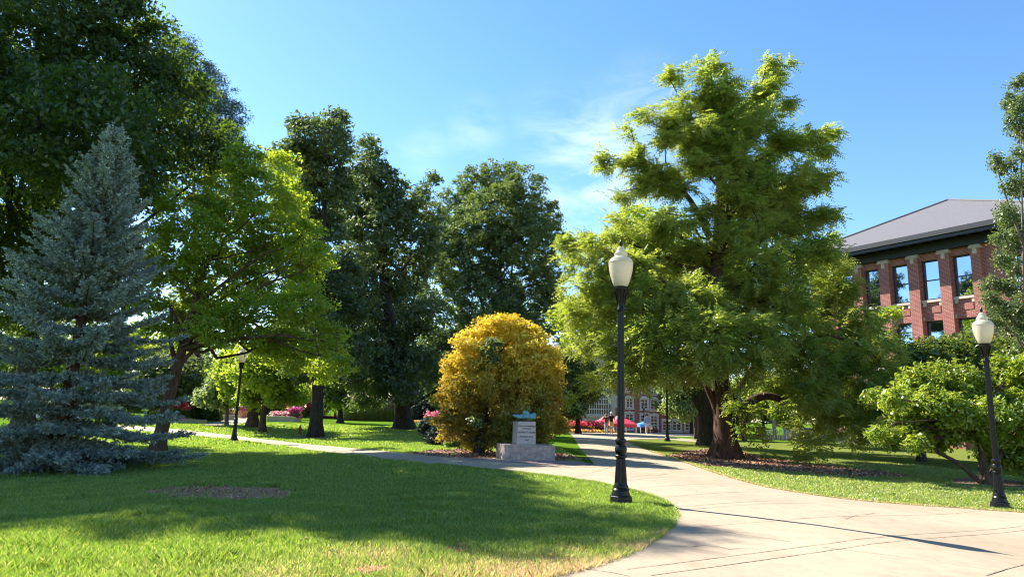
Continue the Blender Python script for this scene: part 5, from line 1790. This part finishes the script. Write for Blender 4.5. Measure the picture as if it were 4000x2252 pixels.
# big dark maple at the left edge: long crown reaching towards the viewer's side of the lawn
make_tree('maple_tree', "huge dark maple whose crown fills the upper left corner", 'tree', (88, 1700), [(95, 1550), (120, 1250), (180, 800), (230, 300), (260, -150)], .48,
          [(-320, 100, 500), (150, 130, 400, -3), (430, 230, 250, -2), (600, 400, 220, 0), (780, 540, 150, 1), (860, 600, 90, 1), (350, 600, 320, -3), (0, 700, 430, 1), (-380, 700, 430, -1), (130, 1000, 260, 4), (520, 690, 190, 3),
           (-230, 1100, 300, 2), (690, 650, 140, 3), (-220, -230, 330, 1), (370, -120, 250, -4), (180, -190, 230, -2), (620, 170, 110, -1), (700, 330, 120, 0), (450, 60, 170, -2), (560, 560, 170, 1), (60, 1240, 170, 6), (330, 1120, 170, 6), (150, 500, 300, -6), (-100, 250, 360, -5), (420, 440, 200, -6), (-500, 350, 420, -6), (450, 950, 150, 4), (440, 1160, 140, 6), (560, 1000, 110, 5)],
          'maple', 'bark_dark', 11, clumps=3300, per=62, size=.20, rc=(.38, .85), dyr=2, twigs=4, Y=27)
make_tree('pine_tree', "soft blue grey pine rising behind the dark maple", 'tree', (770, 1640), [(770, 1400), (760, 800), (740, 250)], .35,
          [(690, 190, 80), (740, 290, 110), (820, 370, 100), (870, 460, 90), (905, 540, 60), (760, 470, 150), (820, 580, 130), (650, 300, 100)], 'pine', 'bark_brown', 12, clumps=520, per=60, size=.32, rc=(.6, 1.2), dyr=3, aspect=.25, twigs=2)
make_tree('elm_tree', "yellow green elm with a leaning reddish brown trunk behind the spruce", 'tree', (612, 1762), [(640, 1640), (672, 1500), (705, 1390), (740, 1250), (800, 1050), (860, 850)], .27,
          [(970, 650, 90), (1090, 660, 80), (880, 740, 130), (1020, 780, 130), (1140, 790, 80), (1180, 920, 90), (1080, 910, 130), (920, 930, 160), (760, 920, 120), (690, 1030, 110), (1210, 1040, 80), (1090, 1080, 150), (880, 1130, 170), (1250, 1005, 60), (720, 1180, 110),
           (1180, 1190, 110), (1020, 1260, 150), (1270, 1330, 90), (840, 1270, 105), (1140, 1360, 110), (1330, 1410, 55), (1260, 1430, 70), (1050, 1370, 60), (720, 1310, 70), (640, 900, 60), (660, 780, 60), (780, 800, 80), (930, 600, 45), (600, 1060, 70), (590, 1190, 70), (615, 1290, 60), (680, 1260, 60)],
          'elm', 'bark_brown', 13, clumps=1650, per=52, size=.145, rc=(.26, .6), dyr=2.6, twigs=4, extra_limbs=[([(690, 1440), (735, 1385), (790, 1340), (850, 1290)], .10, .05), ([(690, 1430), (665, 1340), (670, 1200)], .11, .05)], flat=.45, first=.42)
make_tree('tall_oak', "tallest narrow dark tree, its trunk beside the red hydrant", 'tree', (1230, 1706), [(1238, 1560), (1245, 1400), (1250, 1150), (1262, 900), (1275, 650), (1290, 480)], .40,
          [(1190, 500, 55), (1310, 480, 60), (1260, 560, 110), (1170, 590, 75), (1330, 560, 60), (1280, 660, 120), (1180, 700, 100), (1100, 620, 55), (1230, 800, 120), (1330, 760, 70), (1150, 840, 80), (1290, 900, 70), (1190, 1000, 110), (1320, 1060, 100), (1240, 1150, 130), (1340, 1230, 120), (1230, 1330, 140), (1350, 1380, 110), (1180, 1440, 80)],
          'oak', 'bark_dark', 14, clumps=900, per=52, size=.25, rc=(.38, .8), dyr=3, twigs=4, extra_limbs=[([(1250, 1000), (1210, 850), (1190, 650)], .16, .05), ([(1255, 1150), (1300, 1050), (1370, 980)], .12, .04)], first=.4)
make_tree('broad_oak', "dark tree with a stout flared trunk, centre left behind the path", 'tree', (1577, 1676), [(1574, 1600), (1560, 1500), (1530, 1300), (1490, 1050), (1460, 800), (1445, 600)], .62,
          [(1440, 580, 45), (1440, 650, 75), (1420, 760, 110), (1510, 720, 80), (1370, 860, 100), (1570, 790, 75), (1650, 760, 45), (1690, 840, 50), (1680, 940, 70), (1500, 880, 130), (1610, 880, 80), (1400, 1000, 110), (1530, 1060, 140), (1390, 1150, 120), (1640, 1010, 70), (1510, 1220, 160), (1640, 1230, 90), (1400, 1310, 130), (1560, 1380, 150), (1450, 1450, 120), (1650, 1450, 80), (1350, 1440, 90), (1570, 1500, 90), (1420, 1540, 80), (1700, 700, 30)],
          'oak', 'bark_dark', 15, clumps=1250, per=52, size=.31, rc=(.5, 1.05), dyr=4, twigs=4, extra_limbs=[([(1600, 1580), (1680, 1540), (1760, 1490)], .18, .06), ([(1580, 1500), (1660, 1400), (1740, 1340)], .2, .06), ([(1560, 1450), (1600, 1250), (1640, 1050)], .2, .06)], first=.3, flare=1.6)
make_tree('round_oak', "round topped dark oak behind the golden tree", 'tree', (1930, 1662), [(1935, 1500), (1945, 1250), (1955, 1000), (1960, 760)], .5,
          [(1960, 720, 104), (1870, 730, 104), (2050, 740, 93), (1790, 830, 116), (2100, 850, 104), (1960, 850, 151), (1880, 900, 151), (2050, 930, 139), (1740, 960, 104), (2140, 960, 93), (1830, 1020, 151), (1990, 1060, 162), (2150, 1080, 93), (1700, 1100, 128), (1880, 1180, 174), (2060, 1180, 151), (2170, 1200, 81), (1740, 1260, 139), (1950, 1310, 174), (2120, 1330, 128), (1690, 1400, 128), (1820, 1420, 151), (1750, 1520, 93)],
          'oak_light', 'bark_dark', 16, clumps=2700, per=54, size=.33, rc=(.5, 1.0), dyr=4, twigs=4, extra_limbs=[([(1940, 1300), (1990, 1150), (2010, 950)], .22, .06), ([(1940, 1350), (1870, 1150), (1820, 950)], .22, .06)])
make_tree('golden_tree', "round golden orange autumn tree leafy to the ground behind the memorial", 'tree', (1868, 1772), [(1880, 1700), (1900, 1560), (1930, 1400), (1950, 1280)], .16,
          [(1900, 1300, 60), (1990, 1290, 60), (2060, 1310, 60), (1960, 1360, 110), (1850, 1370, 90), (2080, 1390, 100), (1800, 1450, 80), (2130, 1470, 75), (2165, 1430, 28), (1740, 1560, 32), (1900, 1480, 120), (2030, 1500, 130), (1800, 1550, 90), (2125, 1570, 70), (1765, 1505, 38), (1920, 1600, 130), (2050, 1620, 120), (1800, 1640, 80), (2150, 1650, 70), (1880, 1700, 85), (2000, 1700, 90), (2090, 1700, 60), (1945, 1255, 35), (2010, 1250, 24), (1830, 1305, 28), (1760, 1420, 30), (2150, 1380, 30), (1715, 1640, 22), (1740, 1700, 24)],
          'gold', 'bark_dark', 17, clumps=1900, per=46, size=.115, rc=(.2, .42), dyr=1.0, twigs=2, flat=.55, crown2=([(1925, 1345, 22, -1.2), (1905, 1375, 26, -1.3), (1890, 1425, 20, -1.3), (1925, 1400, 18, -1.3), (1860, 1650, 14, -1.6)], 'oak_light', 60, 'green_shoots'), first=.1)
make_tree('lime_tree', "bright yellow green tree with dark forked trunk behind the cypress", 'tree', (2765, 1738), [(2762, 1640), (2755, 1590), (2740, 1450), (2720, 1200), (2700, 900)], .52,
          [(2200, 1240, 60, -6), (2290, 1240, 90, -5), (2270, 1320, 70, -5), (2380, 1250, 110, -3), (2330, 1160, 90, -3), (2480, 870, 90), (2570, 900, 100), (2440, 960, 90), (2900, 940, 80), (2850, 1040, 110), (2640, 1000, 130), (2480, 1080, 130), (2700, 1150, 160), (2560, 1240, 160), (2900, 1180, 140), (2520, 1400, 120), (3090, 910, 28), (3060, 1000, 70), (3480, 1215, 34, -6), (3430, 1240, 36, -6)],
          'lime', 'bark_dark', 18, clumps=1150, per=46, size=.21, rc=(.4, .85), dyr=3, twigs=3, extra_limbs=[([(2745, 1605), (2710, 1550), (2660, 1490), (2600, 1420)], .24, .10), ([(2750, 1590), (2725, 1520), (2690, 1450)], .14, .07), ([(2770, 1600), (2800, 1500), (2840, 1350)], .2, .06)])

# the great cypress
make_tree('bald_cypress', "great feathery cypress with spire tops and thick reddish trunk, right of the path", 'tree', (2838, 1790), [(2838, 1700), (2825, 1600), (2812, 1480), (2800, 1250), (2800, 1050), (2812, 850), (2818, 700), (2800, 500), (2785, 360), (2775, 262)], .50,
          [(2250, 1010, 55), (2320, 960, 55), (2400, 910, 50), (2430, 850, 35), (2480, 930, 60), (2250, 1110, 45), (2340, 1080, 70), (2460, 1050, 85), (2590, 1010, 90), (2700, 1030, 90), (2820, 1060, 100), (2950, 1030, 95), (3080, 1010, 90), (3180, 990, 75), (3230, 965, 42), (3270, 915, 20), (3260, 1030, 50), (2560, 900, 60), (2640, 870, 55), (2210, 940, 25), (2900, 640, 62), (2975, 710, 62), (2900, 780, 66, -1.2), (3060, 750, 55), (2960, 860, 66), (3080, 850, 50), (2745, 630, 52, -1), (2855, 600, 60, -1), (2925, 480, 42), (2850, 440, 34), (2825, 530, 52, -1), (2755, 480, 42), (2700, 540, 42), (2985, 410, 26), (3130, 650, 34), (2825, 700, 45, -1.4), (2860, 900, 60, -1.4),
           (2270, 1200, 65), (2390, 1190, 90), (2540, 1170, 110), (2710, 1190, 125), (2880, 1180, 120), (3050, 1160, 120), (3200, 1140, 115), (3280, 1150, 70), (3370, 1240, 50),
           (2300, 1330, 80), (2430, 1340, 100), (2580, 1330, 115, -3), (2750, 1320, 130, -4), (2930, 1320, 130, -3), (3100, 1310, 130), (3260, 1300, 115), (3380, 1320, 85), (3460, 1310, 45),
           (2360, 1470, 60), (2190, 1545, 18, -2), (2205, 1560, 14, -2), (2490, 1450, 80, -2), (2630, 1440, 80, -3), (2740, 1430, 80, -4), (2880, 1440, 90, -3), (3040, 1440, 100), (3180, 1440, 110), (3320, 1430, 100), (3440, 1410, 85),
           (3080, 1530, 55), (3190, 1550, 95), (3320, 1550, 95), (3420, 1530, 85), (3260, 1640, 65), (3150, 1670, 45, -1), (3175, 1740, 48, -2), (3360, 1640, 65), (3420, 1620, 60), (2905, 1600, 35, -1), (2920, 1660, 28, -1), (2935, 1710, 22, -1), (3120, 1780, 30, -2), (3330, 1700, 42, -1)],
          'cypress', 'bark_red', 21, clumps=2250, per=13, size=.50, rc=(.28, .56), dyr=2.6, kind='spray', twigs=3, spray_n=10, first=.28, flare=1.75, limb_r=.35,
          extra_limbs=[([(2880, 1640), (2900, 1590), (2950, 1550), (3000, 1540), (3050, 1555), (3100, 1600)], .26, .12), ([(2815, 1640), (2790, 1570), (2760, 1510), (2740, 1440)], .22, .10), ([(2850, 1580), (2880, 1530), (2910, 1480), (2960, 1400)], .2, .08), ([(2835, 900), (2855, 780), (2870, 640), (2880, 520)], .17, .07)],
          branch_lobes=[([(2805, 560), (2787, 360), (2774, 238)], .03, .012, 31, .0), ([(2800, 480), (2760, 430), (2735, 360)], .04, .012, 40, .1), ([(2795, 420), (2830, 370), (2850, 330)], .04, .012, 36, .1), ([(2880, 560), (2900, 470), (2960, 380), (3001, 235)], .08, .015, 33, .05), ([(2950, 380), (3000, 310), (3050, 262)], .05, .015, 28, .2), ([(2870, 560), (2950, 500), (3035, 395)], .06, .015, 50, .1), ([(2890, 500), (2845, 390), (2838, 285)], .05, .015, 30, .1),
                        ([(2790, 640), (2720, 560), (2680, 430), (2615, 308)], .08, .015, 46, .12), ([(2780, 700), (2680, 560), (2525, 465)], .08, .015, 50, .2), ([(2790, 560), (2720, 500), (2650, 480)], .06, .02, 54, .1),
                        ([(2775, 930), (2700, 780), (2630, 700), (2480, 635), (2370, 632)], .17, .02, 50, .5), ([(2640, 700), (2600, 640), (2600, 580)], .06, .02, 60, .2), ([(2500, 640), (2480, 570), (2465, 505)], .05, .015, 32, .25), ([(2680, 740), (2560, 725), (2435, 745)], .07, .015, 42, .5),
                        ([(2815, 760), (2930, 640), (3050, 580), (3240, 500)], .13, .02, 42, .15), ([(3050, 580), (3140, 590), (3215, 580)], .05, .015, 52, .1), ([(2825, 840), (2960, 760), (3110, 700), (3090, 650)], .11, .02, 48, .2), ([(2825, 900), (2980, 810), (3130, 740), (3245, 700)], .11, .015, 40, .35), ([(2825, 950), (3000, 850), (3120, 810), (3225, 855)], .12, .015, 56, .25), ([(2820, 1000), (2950, 900), (3090, 880), (3200, 830)], .1, .02, 48, .2),
                        ([(2820, 780), (2900, 700), (2960, 680)], .08, .02, 52, .2), ([(2800, 650), (2850, 560), (2880, 480)], .08, .02, 54, .1), ([(2800, 800), (2690, 850), (2600, 830)], .08, .02, 50, .35), ([(2805, 620), (2740, 560), (2720, 520)], .07, .02, 56, .1), ([(2795, 980), (2660, 930), (2560, 880)], .1, .02, 52, .3),
                        ([(2790, 1230), (2600, 1120), (2450, 1040), (2300, 930), (2200, 925)], .15, .02, 45, .45)])

make_tree('young_tree', "small pale green tree in front of the far brick hall", 'tree', (2718, 1713), [(2716, 1640), (2712, 1580), (2706, 1500)], .13,
          [(2680, 1480, 70), (2720, 1470, 60), (2640, 1540, 50), (2690, 1560, 60), (2740, 1540, 45), (2620, 1590, 30), (2670, 1610, 35), (2600, 1500, 35)], 'pale', 'bark_brown', 22, clumps=260, per=46, size=.26, rc=(.4, .8), dyr=1.5)
make_tree('shade_tree', "small dark green tree behind the golden tree's right side", 'tree', (2258, 1692), [(2255, 1600), (2250, 1520), (2240, 1430)], .22,
          [(2200, 1480, 85), (2270, 1470, 80), (2230, 1420, 90), (2170, 1560, 65), (2240, 1560, 55), (2290, 1540, 50), (2140, 1630, 45), (2250, 1600, 36), (2195, 1612, 45), (2160, 1500, 60)], 'oak_light', 'bark_dark', 23, clumps=900, per=46, size=.26, rc=(.45, .9), dyr=1.6)
make_tree('small_tree', "small dark trunked tree before the low concrete wall", 'tree', (3196, 1737), [(3193, 1670), (3190, 1640), (3190, 1560)], .14,
          [(3160, 1560, 70), (3230, 1560, 70), (3200, 1500, 80), (3130, 1600, 40), (3260, 1600, 45)], 'oak_light', 'bark_dark', 24, clumps=200, per=46, size=.24, rc=(.4, .8), dyr=1.5, extra_limbs=[([(3192, 1668), (3172, 1655), (3166, 1630)], .08, .04), ([(3194, 1668), (3215, 1655), (3225, 1630)], .08, .04)])
make_tree('sunlit_sapling', "sapling with sunlit leaves right of the cypress trunk", 'tree', (2907, 1720), [(2908, 1650), (2930, 1590), (2960, 1540)], .15,
          [(2960, 1570, 60), (3030, 1590, 50), (3060, 1560, 45), (2990, 1530, 60), (3080, 1610, 35)], 'lime', 'bark_brown', 25, clumps=190, per=44, size=.24, rc=(.4, .7), dyr=1.5)
make_tree('magnolia', "sunlit magnolia with a low crooked limb behind the right lamp post", 'tree', (3850, 1890), [(3845, 1830), (3835, 1760), (3800, 1650), (3760, 1550)], .13,
          [(3640, 1490, 85), (3730, 1500, 85), (3570, 1490, 55), (3480, 1560, 45), (3430, 1548, 32), (3540, 1580, 70), (3620, 1600, 90), (3720, 1610, 80), (3500, 1660, 55), (3560, 1690, 60), (3650, 1690, 65), (3720, 1690, 50), (3470, 1700, 40), (3880, 1620, 70), (3850, 1700, 55), (3960, 1600, 90), (3920, 1700, 70), (4050, 1600, 120), (3800, 1560, 60), (3960, 1450, 80), (4060, 1450, 100), (3990, 1760, 70), (3850, 1770, 35), (3740, 1460, 40), (3440, 1690, 32), (3485, 1735, 30), (3400, 1560, 24), (3910, 1770, 45), (3985, 1810, 50), (4070, 1790, 90), (3590, 1735, 34), (3670, 1735, 26), (3650, 1560, 60)],
          'magnolia', 'bark_brown', 26, clumps=1350, per=34, size=.17, rc=(.2, .42), dyr=1.2, flat=.7, upbias=.75, aspect=.42, twigs=2, extra_limbs=[([(3835, 1885), (3790, 1850), (3740, 1800), (3690, 1780), (3640, 1755), (3600, 1700)], .085, .04), ([(3860, 1885), (3880, 1830), (3910, 1780), (3930, 1700)], .09, .04), ([(3845, 1880), (3825, 1820), (3840, 1760)], .07, .04)], first=.5)
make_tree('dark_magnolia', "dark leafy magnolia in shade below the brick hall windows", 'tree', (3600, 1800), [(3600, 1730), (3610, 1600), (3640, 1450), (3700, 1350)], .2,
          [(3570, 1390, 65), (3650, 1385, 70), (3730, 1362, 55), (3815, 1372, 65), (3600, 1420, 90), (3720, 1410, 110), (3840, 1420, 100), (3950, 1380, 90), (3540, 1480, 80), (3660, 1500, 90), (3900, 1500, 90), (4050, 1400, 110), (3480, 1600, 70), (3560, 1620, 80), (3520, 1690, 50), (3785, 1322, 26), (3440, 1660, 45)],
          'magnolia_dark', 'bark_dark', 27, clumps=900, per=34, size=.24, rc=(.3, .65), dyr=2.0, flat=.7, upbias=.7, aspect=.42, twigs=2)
make_tree('birch_poplar', "slender pale stemmed poplar at the right edge", 'tree', (4014, 1835), [(4010, 1500), (4000, 1200), (3994, 900), (3988, 600), (3988, 330)], .095,
          [(3980, 330, 32), (3955, 400, 38), (3990, 410, 40), (3960, 480, 42), (4000, 520, 45), (3990, 600, 35), (3885, 625, 28), (3905, 660, 32), (3940, 650, 30), (3945, 720, 34), (3975, 740, 42), (3920, 830, 38), (3950, 850, 42), (3905, 920, 34), (3960, 940, 45), (3920, 1010, 38), (3970, 1040, 45), (3940, 1120, 45), (3880, 1110, 36), (3870, 1170, 34), (3915, 1200, 40), (3970, 1200, 48), (3950, 1280, 50), (3900, 1250, 34), (4040, 500, 60), (4050, 700, 70), (4060, 900, 70), (4060, 1100, 70), (4040, 1300, 60), (3990, 250 + 60, 20)],
          'poplar', 'bark_grey', 28, clumps=900, per=34, size=.125, rc=(.18, .38), dyr=.9, flat=1.1, twigs=3, extra_limbs=[([(3995, 950), (3940, 800), (3900, 680), (3880, 600)], .06, .015)], first=.15)

# trees and shrubs across the far lawn on the left
make_tree('leaning_tree', "small dense dark tree left of the elm, trunk leaning right", 'tree', (585, 1636), [(592, 1610), (615, 1570), (640, 1520), (660, 1480)], .35,
          [(620, 1480, 70), (690, 1470, 80), (740, 1500, 55), (650, 1540, 60), (720, 1560, 45), (580, 1510, 60), (660, 1430, 60), (540, 1560, 40)], 'oak', 'bark_dark', 31, clumps=520, per=50, size=.42, rc=(.7, 1.4), dyr=3)
make_tree('staked_sapling', "pale sapling with thin straight trunk left of the shaded lamp post", 'tree', (884, 1660), [(888, 1600), (892, 1560), (890, 1500)], .16,
          [(880, 1500, 55), (840, 1530, 45), (920, 1530, 40), (870, 1550, 45), (800, 1555, 30), (950, 1510, 30), (890, 1450, 45)], 'pale', 'bark_grey', 32, clumps=210, per=44, size=.30, rc=(.5, 1.0), dyr=1.5, flare=1.2)
make_tree('slim_tree', "slender forked tree, nearer of the two right of the shaded lamp", 'tree', (1022, 1687), [(1027, 1620), (1035, 1560), (1042, 1500), (1045, 1440)], .24,
          [(1040, 1470, 80), (1100, 1490, 55), (990, 1490, 55), (1050, 1410, 80), (1120, 1540, 40), (980, 1550, 45), (1080, 1560, 35), (960, 1440, 60)], 'lime', 'bark_brown', 33, clumps=330, per=46, size=.28, rc=(.45, .95), dyr=2, extra_limbs=[([(1030, 1580), (1075, 1540), (1120, 1520)], .08, .04), ([(1030, 1580), (990, 1550), (960, 1530)], .08, .04)], first=.5)
make_tree('stout_tree', "stout brown trunked tree just behind the slender forked one", 'tree', (985, 1669), [(990, 1610), (1000, 1550), (1000, 1480)], .42,
          [(960, 1420, 90), (1040, 1400, 90), (1010, 1480, 70), (920, 1470, 70), (1080, 1450, 70), (940, 1540, 45)], 'elm', 'bark_brown', 34, clumps=330, per=46, size=.34, rc=(.6, 1.2), dyr=2.5, first=.6)
make_tree('thin_tree', "thin pale trunk with few leaves between the planter and hydrant", 'tree', (1165, 1637), [(1166, 1600), (1166, 1570), (1168, 1530)], .3,
          [(1160, 1555, 35), (1180, 1535, 35), (1140, 1540, 30)], 'lime', 'bark_grey', 35, clumps=70, per=40, size=.36, rc=(.5, 1.0), dyr=1)
make_tree('dark_sapling', "dark slim tree with yellow shoots before the tan grasses", 'tree', (1330, 1650), [(1330, 1600), (1328, 1560), (1325, 1500)], .3,
          [(1325, 1560, 30), (1300, 1510, 55), (1350, 1500, 50), (1320, 1470, 60), (1290, 1570, 25)], 'oak_light', 'bark_dark', 36, clumps=240, per=46, size=.36, rc=(.5, 1.0), dyr=2, crown2=([(1318, 1580, 12, -.5), (1356, 1580, 14, -.5)], 'lime', 16, 'yellow_shoots'))

def make_shrub(name, label, base, lobes, mat, seed, clumps=200, per=50, size=.15, rc=(.15, .35), dyr=.6, flat=.8, aspect=.5, kind='leaf'):
    return make_tree(name, label, 'shrub', base, [(base[0], base[1] - 14), (base[0] + 2, base[1] - 34)], .05, lobes, mat, 'bark_dark', seed, clumps=clumps, per=per, size=size, rc=rc, dyr=dyr, flat=flat, aspect=aspect, twigs=1, crown_name='foliage', kind=kind)
make_shrub('round_boxwood', "big clipped round green bush in front of the stone planter", (792, 1643), [(760, 1615, 36), (800, 1600, 38), (830, 1618, 34), (790, 1630, 40), (745, 1630, 22), (840, 1632, 22)], 'boxwood', 71, clumps=340, per=60, size=.26, rc=(.3, .55), dyr=.8)
make_shrub('juniper_shrub', "very dark spreading juniper left of the golden tree", (1735, 1735), [(1690, 1680, 40), (1730, 1695, 45), (1660, 1665, 22), (1710, 1715, 40), (1770, 1700, 40), (1760, 1720, 30)], 'juniper', 72, clumps=360, per=60, size=.13, rc=(.2, .42), dyr=.8, aspect=.3)
make_shrub('yellow_shrub', "small pale yellow green shrub in front of the dark juniper", (1772, 1748), [(1770, 1728, 24), (1795, 1722, 20), (1755, 1735, 14)], 'pale', 73, clumps=120, per=40, size=.11, rc=(.12, .25), dyr=.4)
make_shrub('grey_shrub', "dull grey brown shrubs between the stout trunk and the golden tree", (1660, 1648), [(1630, 1600, 40), (1670, 1590, 45), (1700, 1610, 35), (1650, 1625, 30)], 'juniper', 74, clumps=200, per=50, size=.3, rc=(.4, .8), dyr=1.5)
make_shrub('conifer_shrub', "dark low conifer behind the pink flower bed", (1720, 1650), [(1715, 1590, 30), (1725, 1615, 35), (1735, 1565, 20)], 'juniper', 75, clumps=140, per=50, size=.3, rc=(.3, .6), dyr=1)

# row of distant trees that closes the view beyond the lawns
def far_row():
    protos = []
    for k, (mat, sd) in enumerate((('elm', 81), ('oak_light', 82), ('lime', 83), ('pale', 84))):
        rng = np.random.default_rng(sd)
        r = empty('distant_tree', (0, 0, 0))
        W = [(np.array([rng.normal(0, 2.2), rng.normal(0, 2.2), rng.uniform(3.2, 9.5)]), rng.uniform(1.6, 3.0)) for _ in range(14)]
        cc, oo = clump_points(W, 330, rng, .4)
        V, Fq = leaf_cloud(cc, oo, rng.uniform(.6, 1.2, len(cc)), 26, .5, rng)
        link_mesh('crown', np_mesh('distant_crown', V, [Fq]), M[mat], r)
        ts = TubeSet(); ts.add(np.array([[0, 0, -.3], [.1, 0, 2], [0, .1, 6], [0, 0, 9]]), [.35, .26, .16, .04], 8)
        for c, rr in W[:8]:
            ts.add(curve_pts([0, 0, rng.uniform(2, 5)], c, rng, 6), np.linspace(.1, .03, 6), 5)
        link_mesh('trunk', ts.mesh('distant_trunk'), M['bark_dark'], r)
        protos.append(r)
    labs = ["distant yellow green tree in the row closing the left lawn", "distant darker green tree in the row closing the left lawn", "distant bright lime tree in the row closing the left lawn", "distant pale green tree in the row closing the left lawn"]
    rlabs = ["distant yellow green tree beyond the bike racks", "distant dark green tree beyond the bike racks", "distant lime green tree beyond the bike racks", "distant pale green tree beyond the bike racks"]
    rng = np.random.default_rng(90)
    used = [False] * 4
    spots = []
    for i, px in enumerate(np.linspace(-60, 2050, 24)):
        spots.append((px + rng.normal(0, 25), rng.uniform(96, 128), labs, "distant trees closing the left lawn", rng.uniform(.95, 1.35)))
    for i, px in enumerate((2690, 2790, 2880, 2960, 3040)):
        spots.append((px, rng.uniform(96, 122), rlabs, "distant trees beyond the bike racks", rng.uniform(.8, 1.0)))
    for i, (px, Y, lb, gr, sc) in enumerate(spots):
        k = int(rng.integers(0, 4)) if i > 3 else i
        x = (px - CX) / F_PX * Y * 1.02
        q = ground_at(x, Y)
        if not used[k]:
            o = protos[k]; used[k] = True
            o.location = q; o.rotation_euler = (0, 0, rng.random() * 6.28); o.scale = (sc,) * 3
            tag(o, lb[k], 'tree', gr + ", " + lb[k].split()[1])
        else:
            dup(protos[k], q, rng.random() * 6.28, sc, lb[k], gr + ", " + lb[k].split()[1])
            COL.objects[-1]['category'] = 'tree'
far_row()
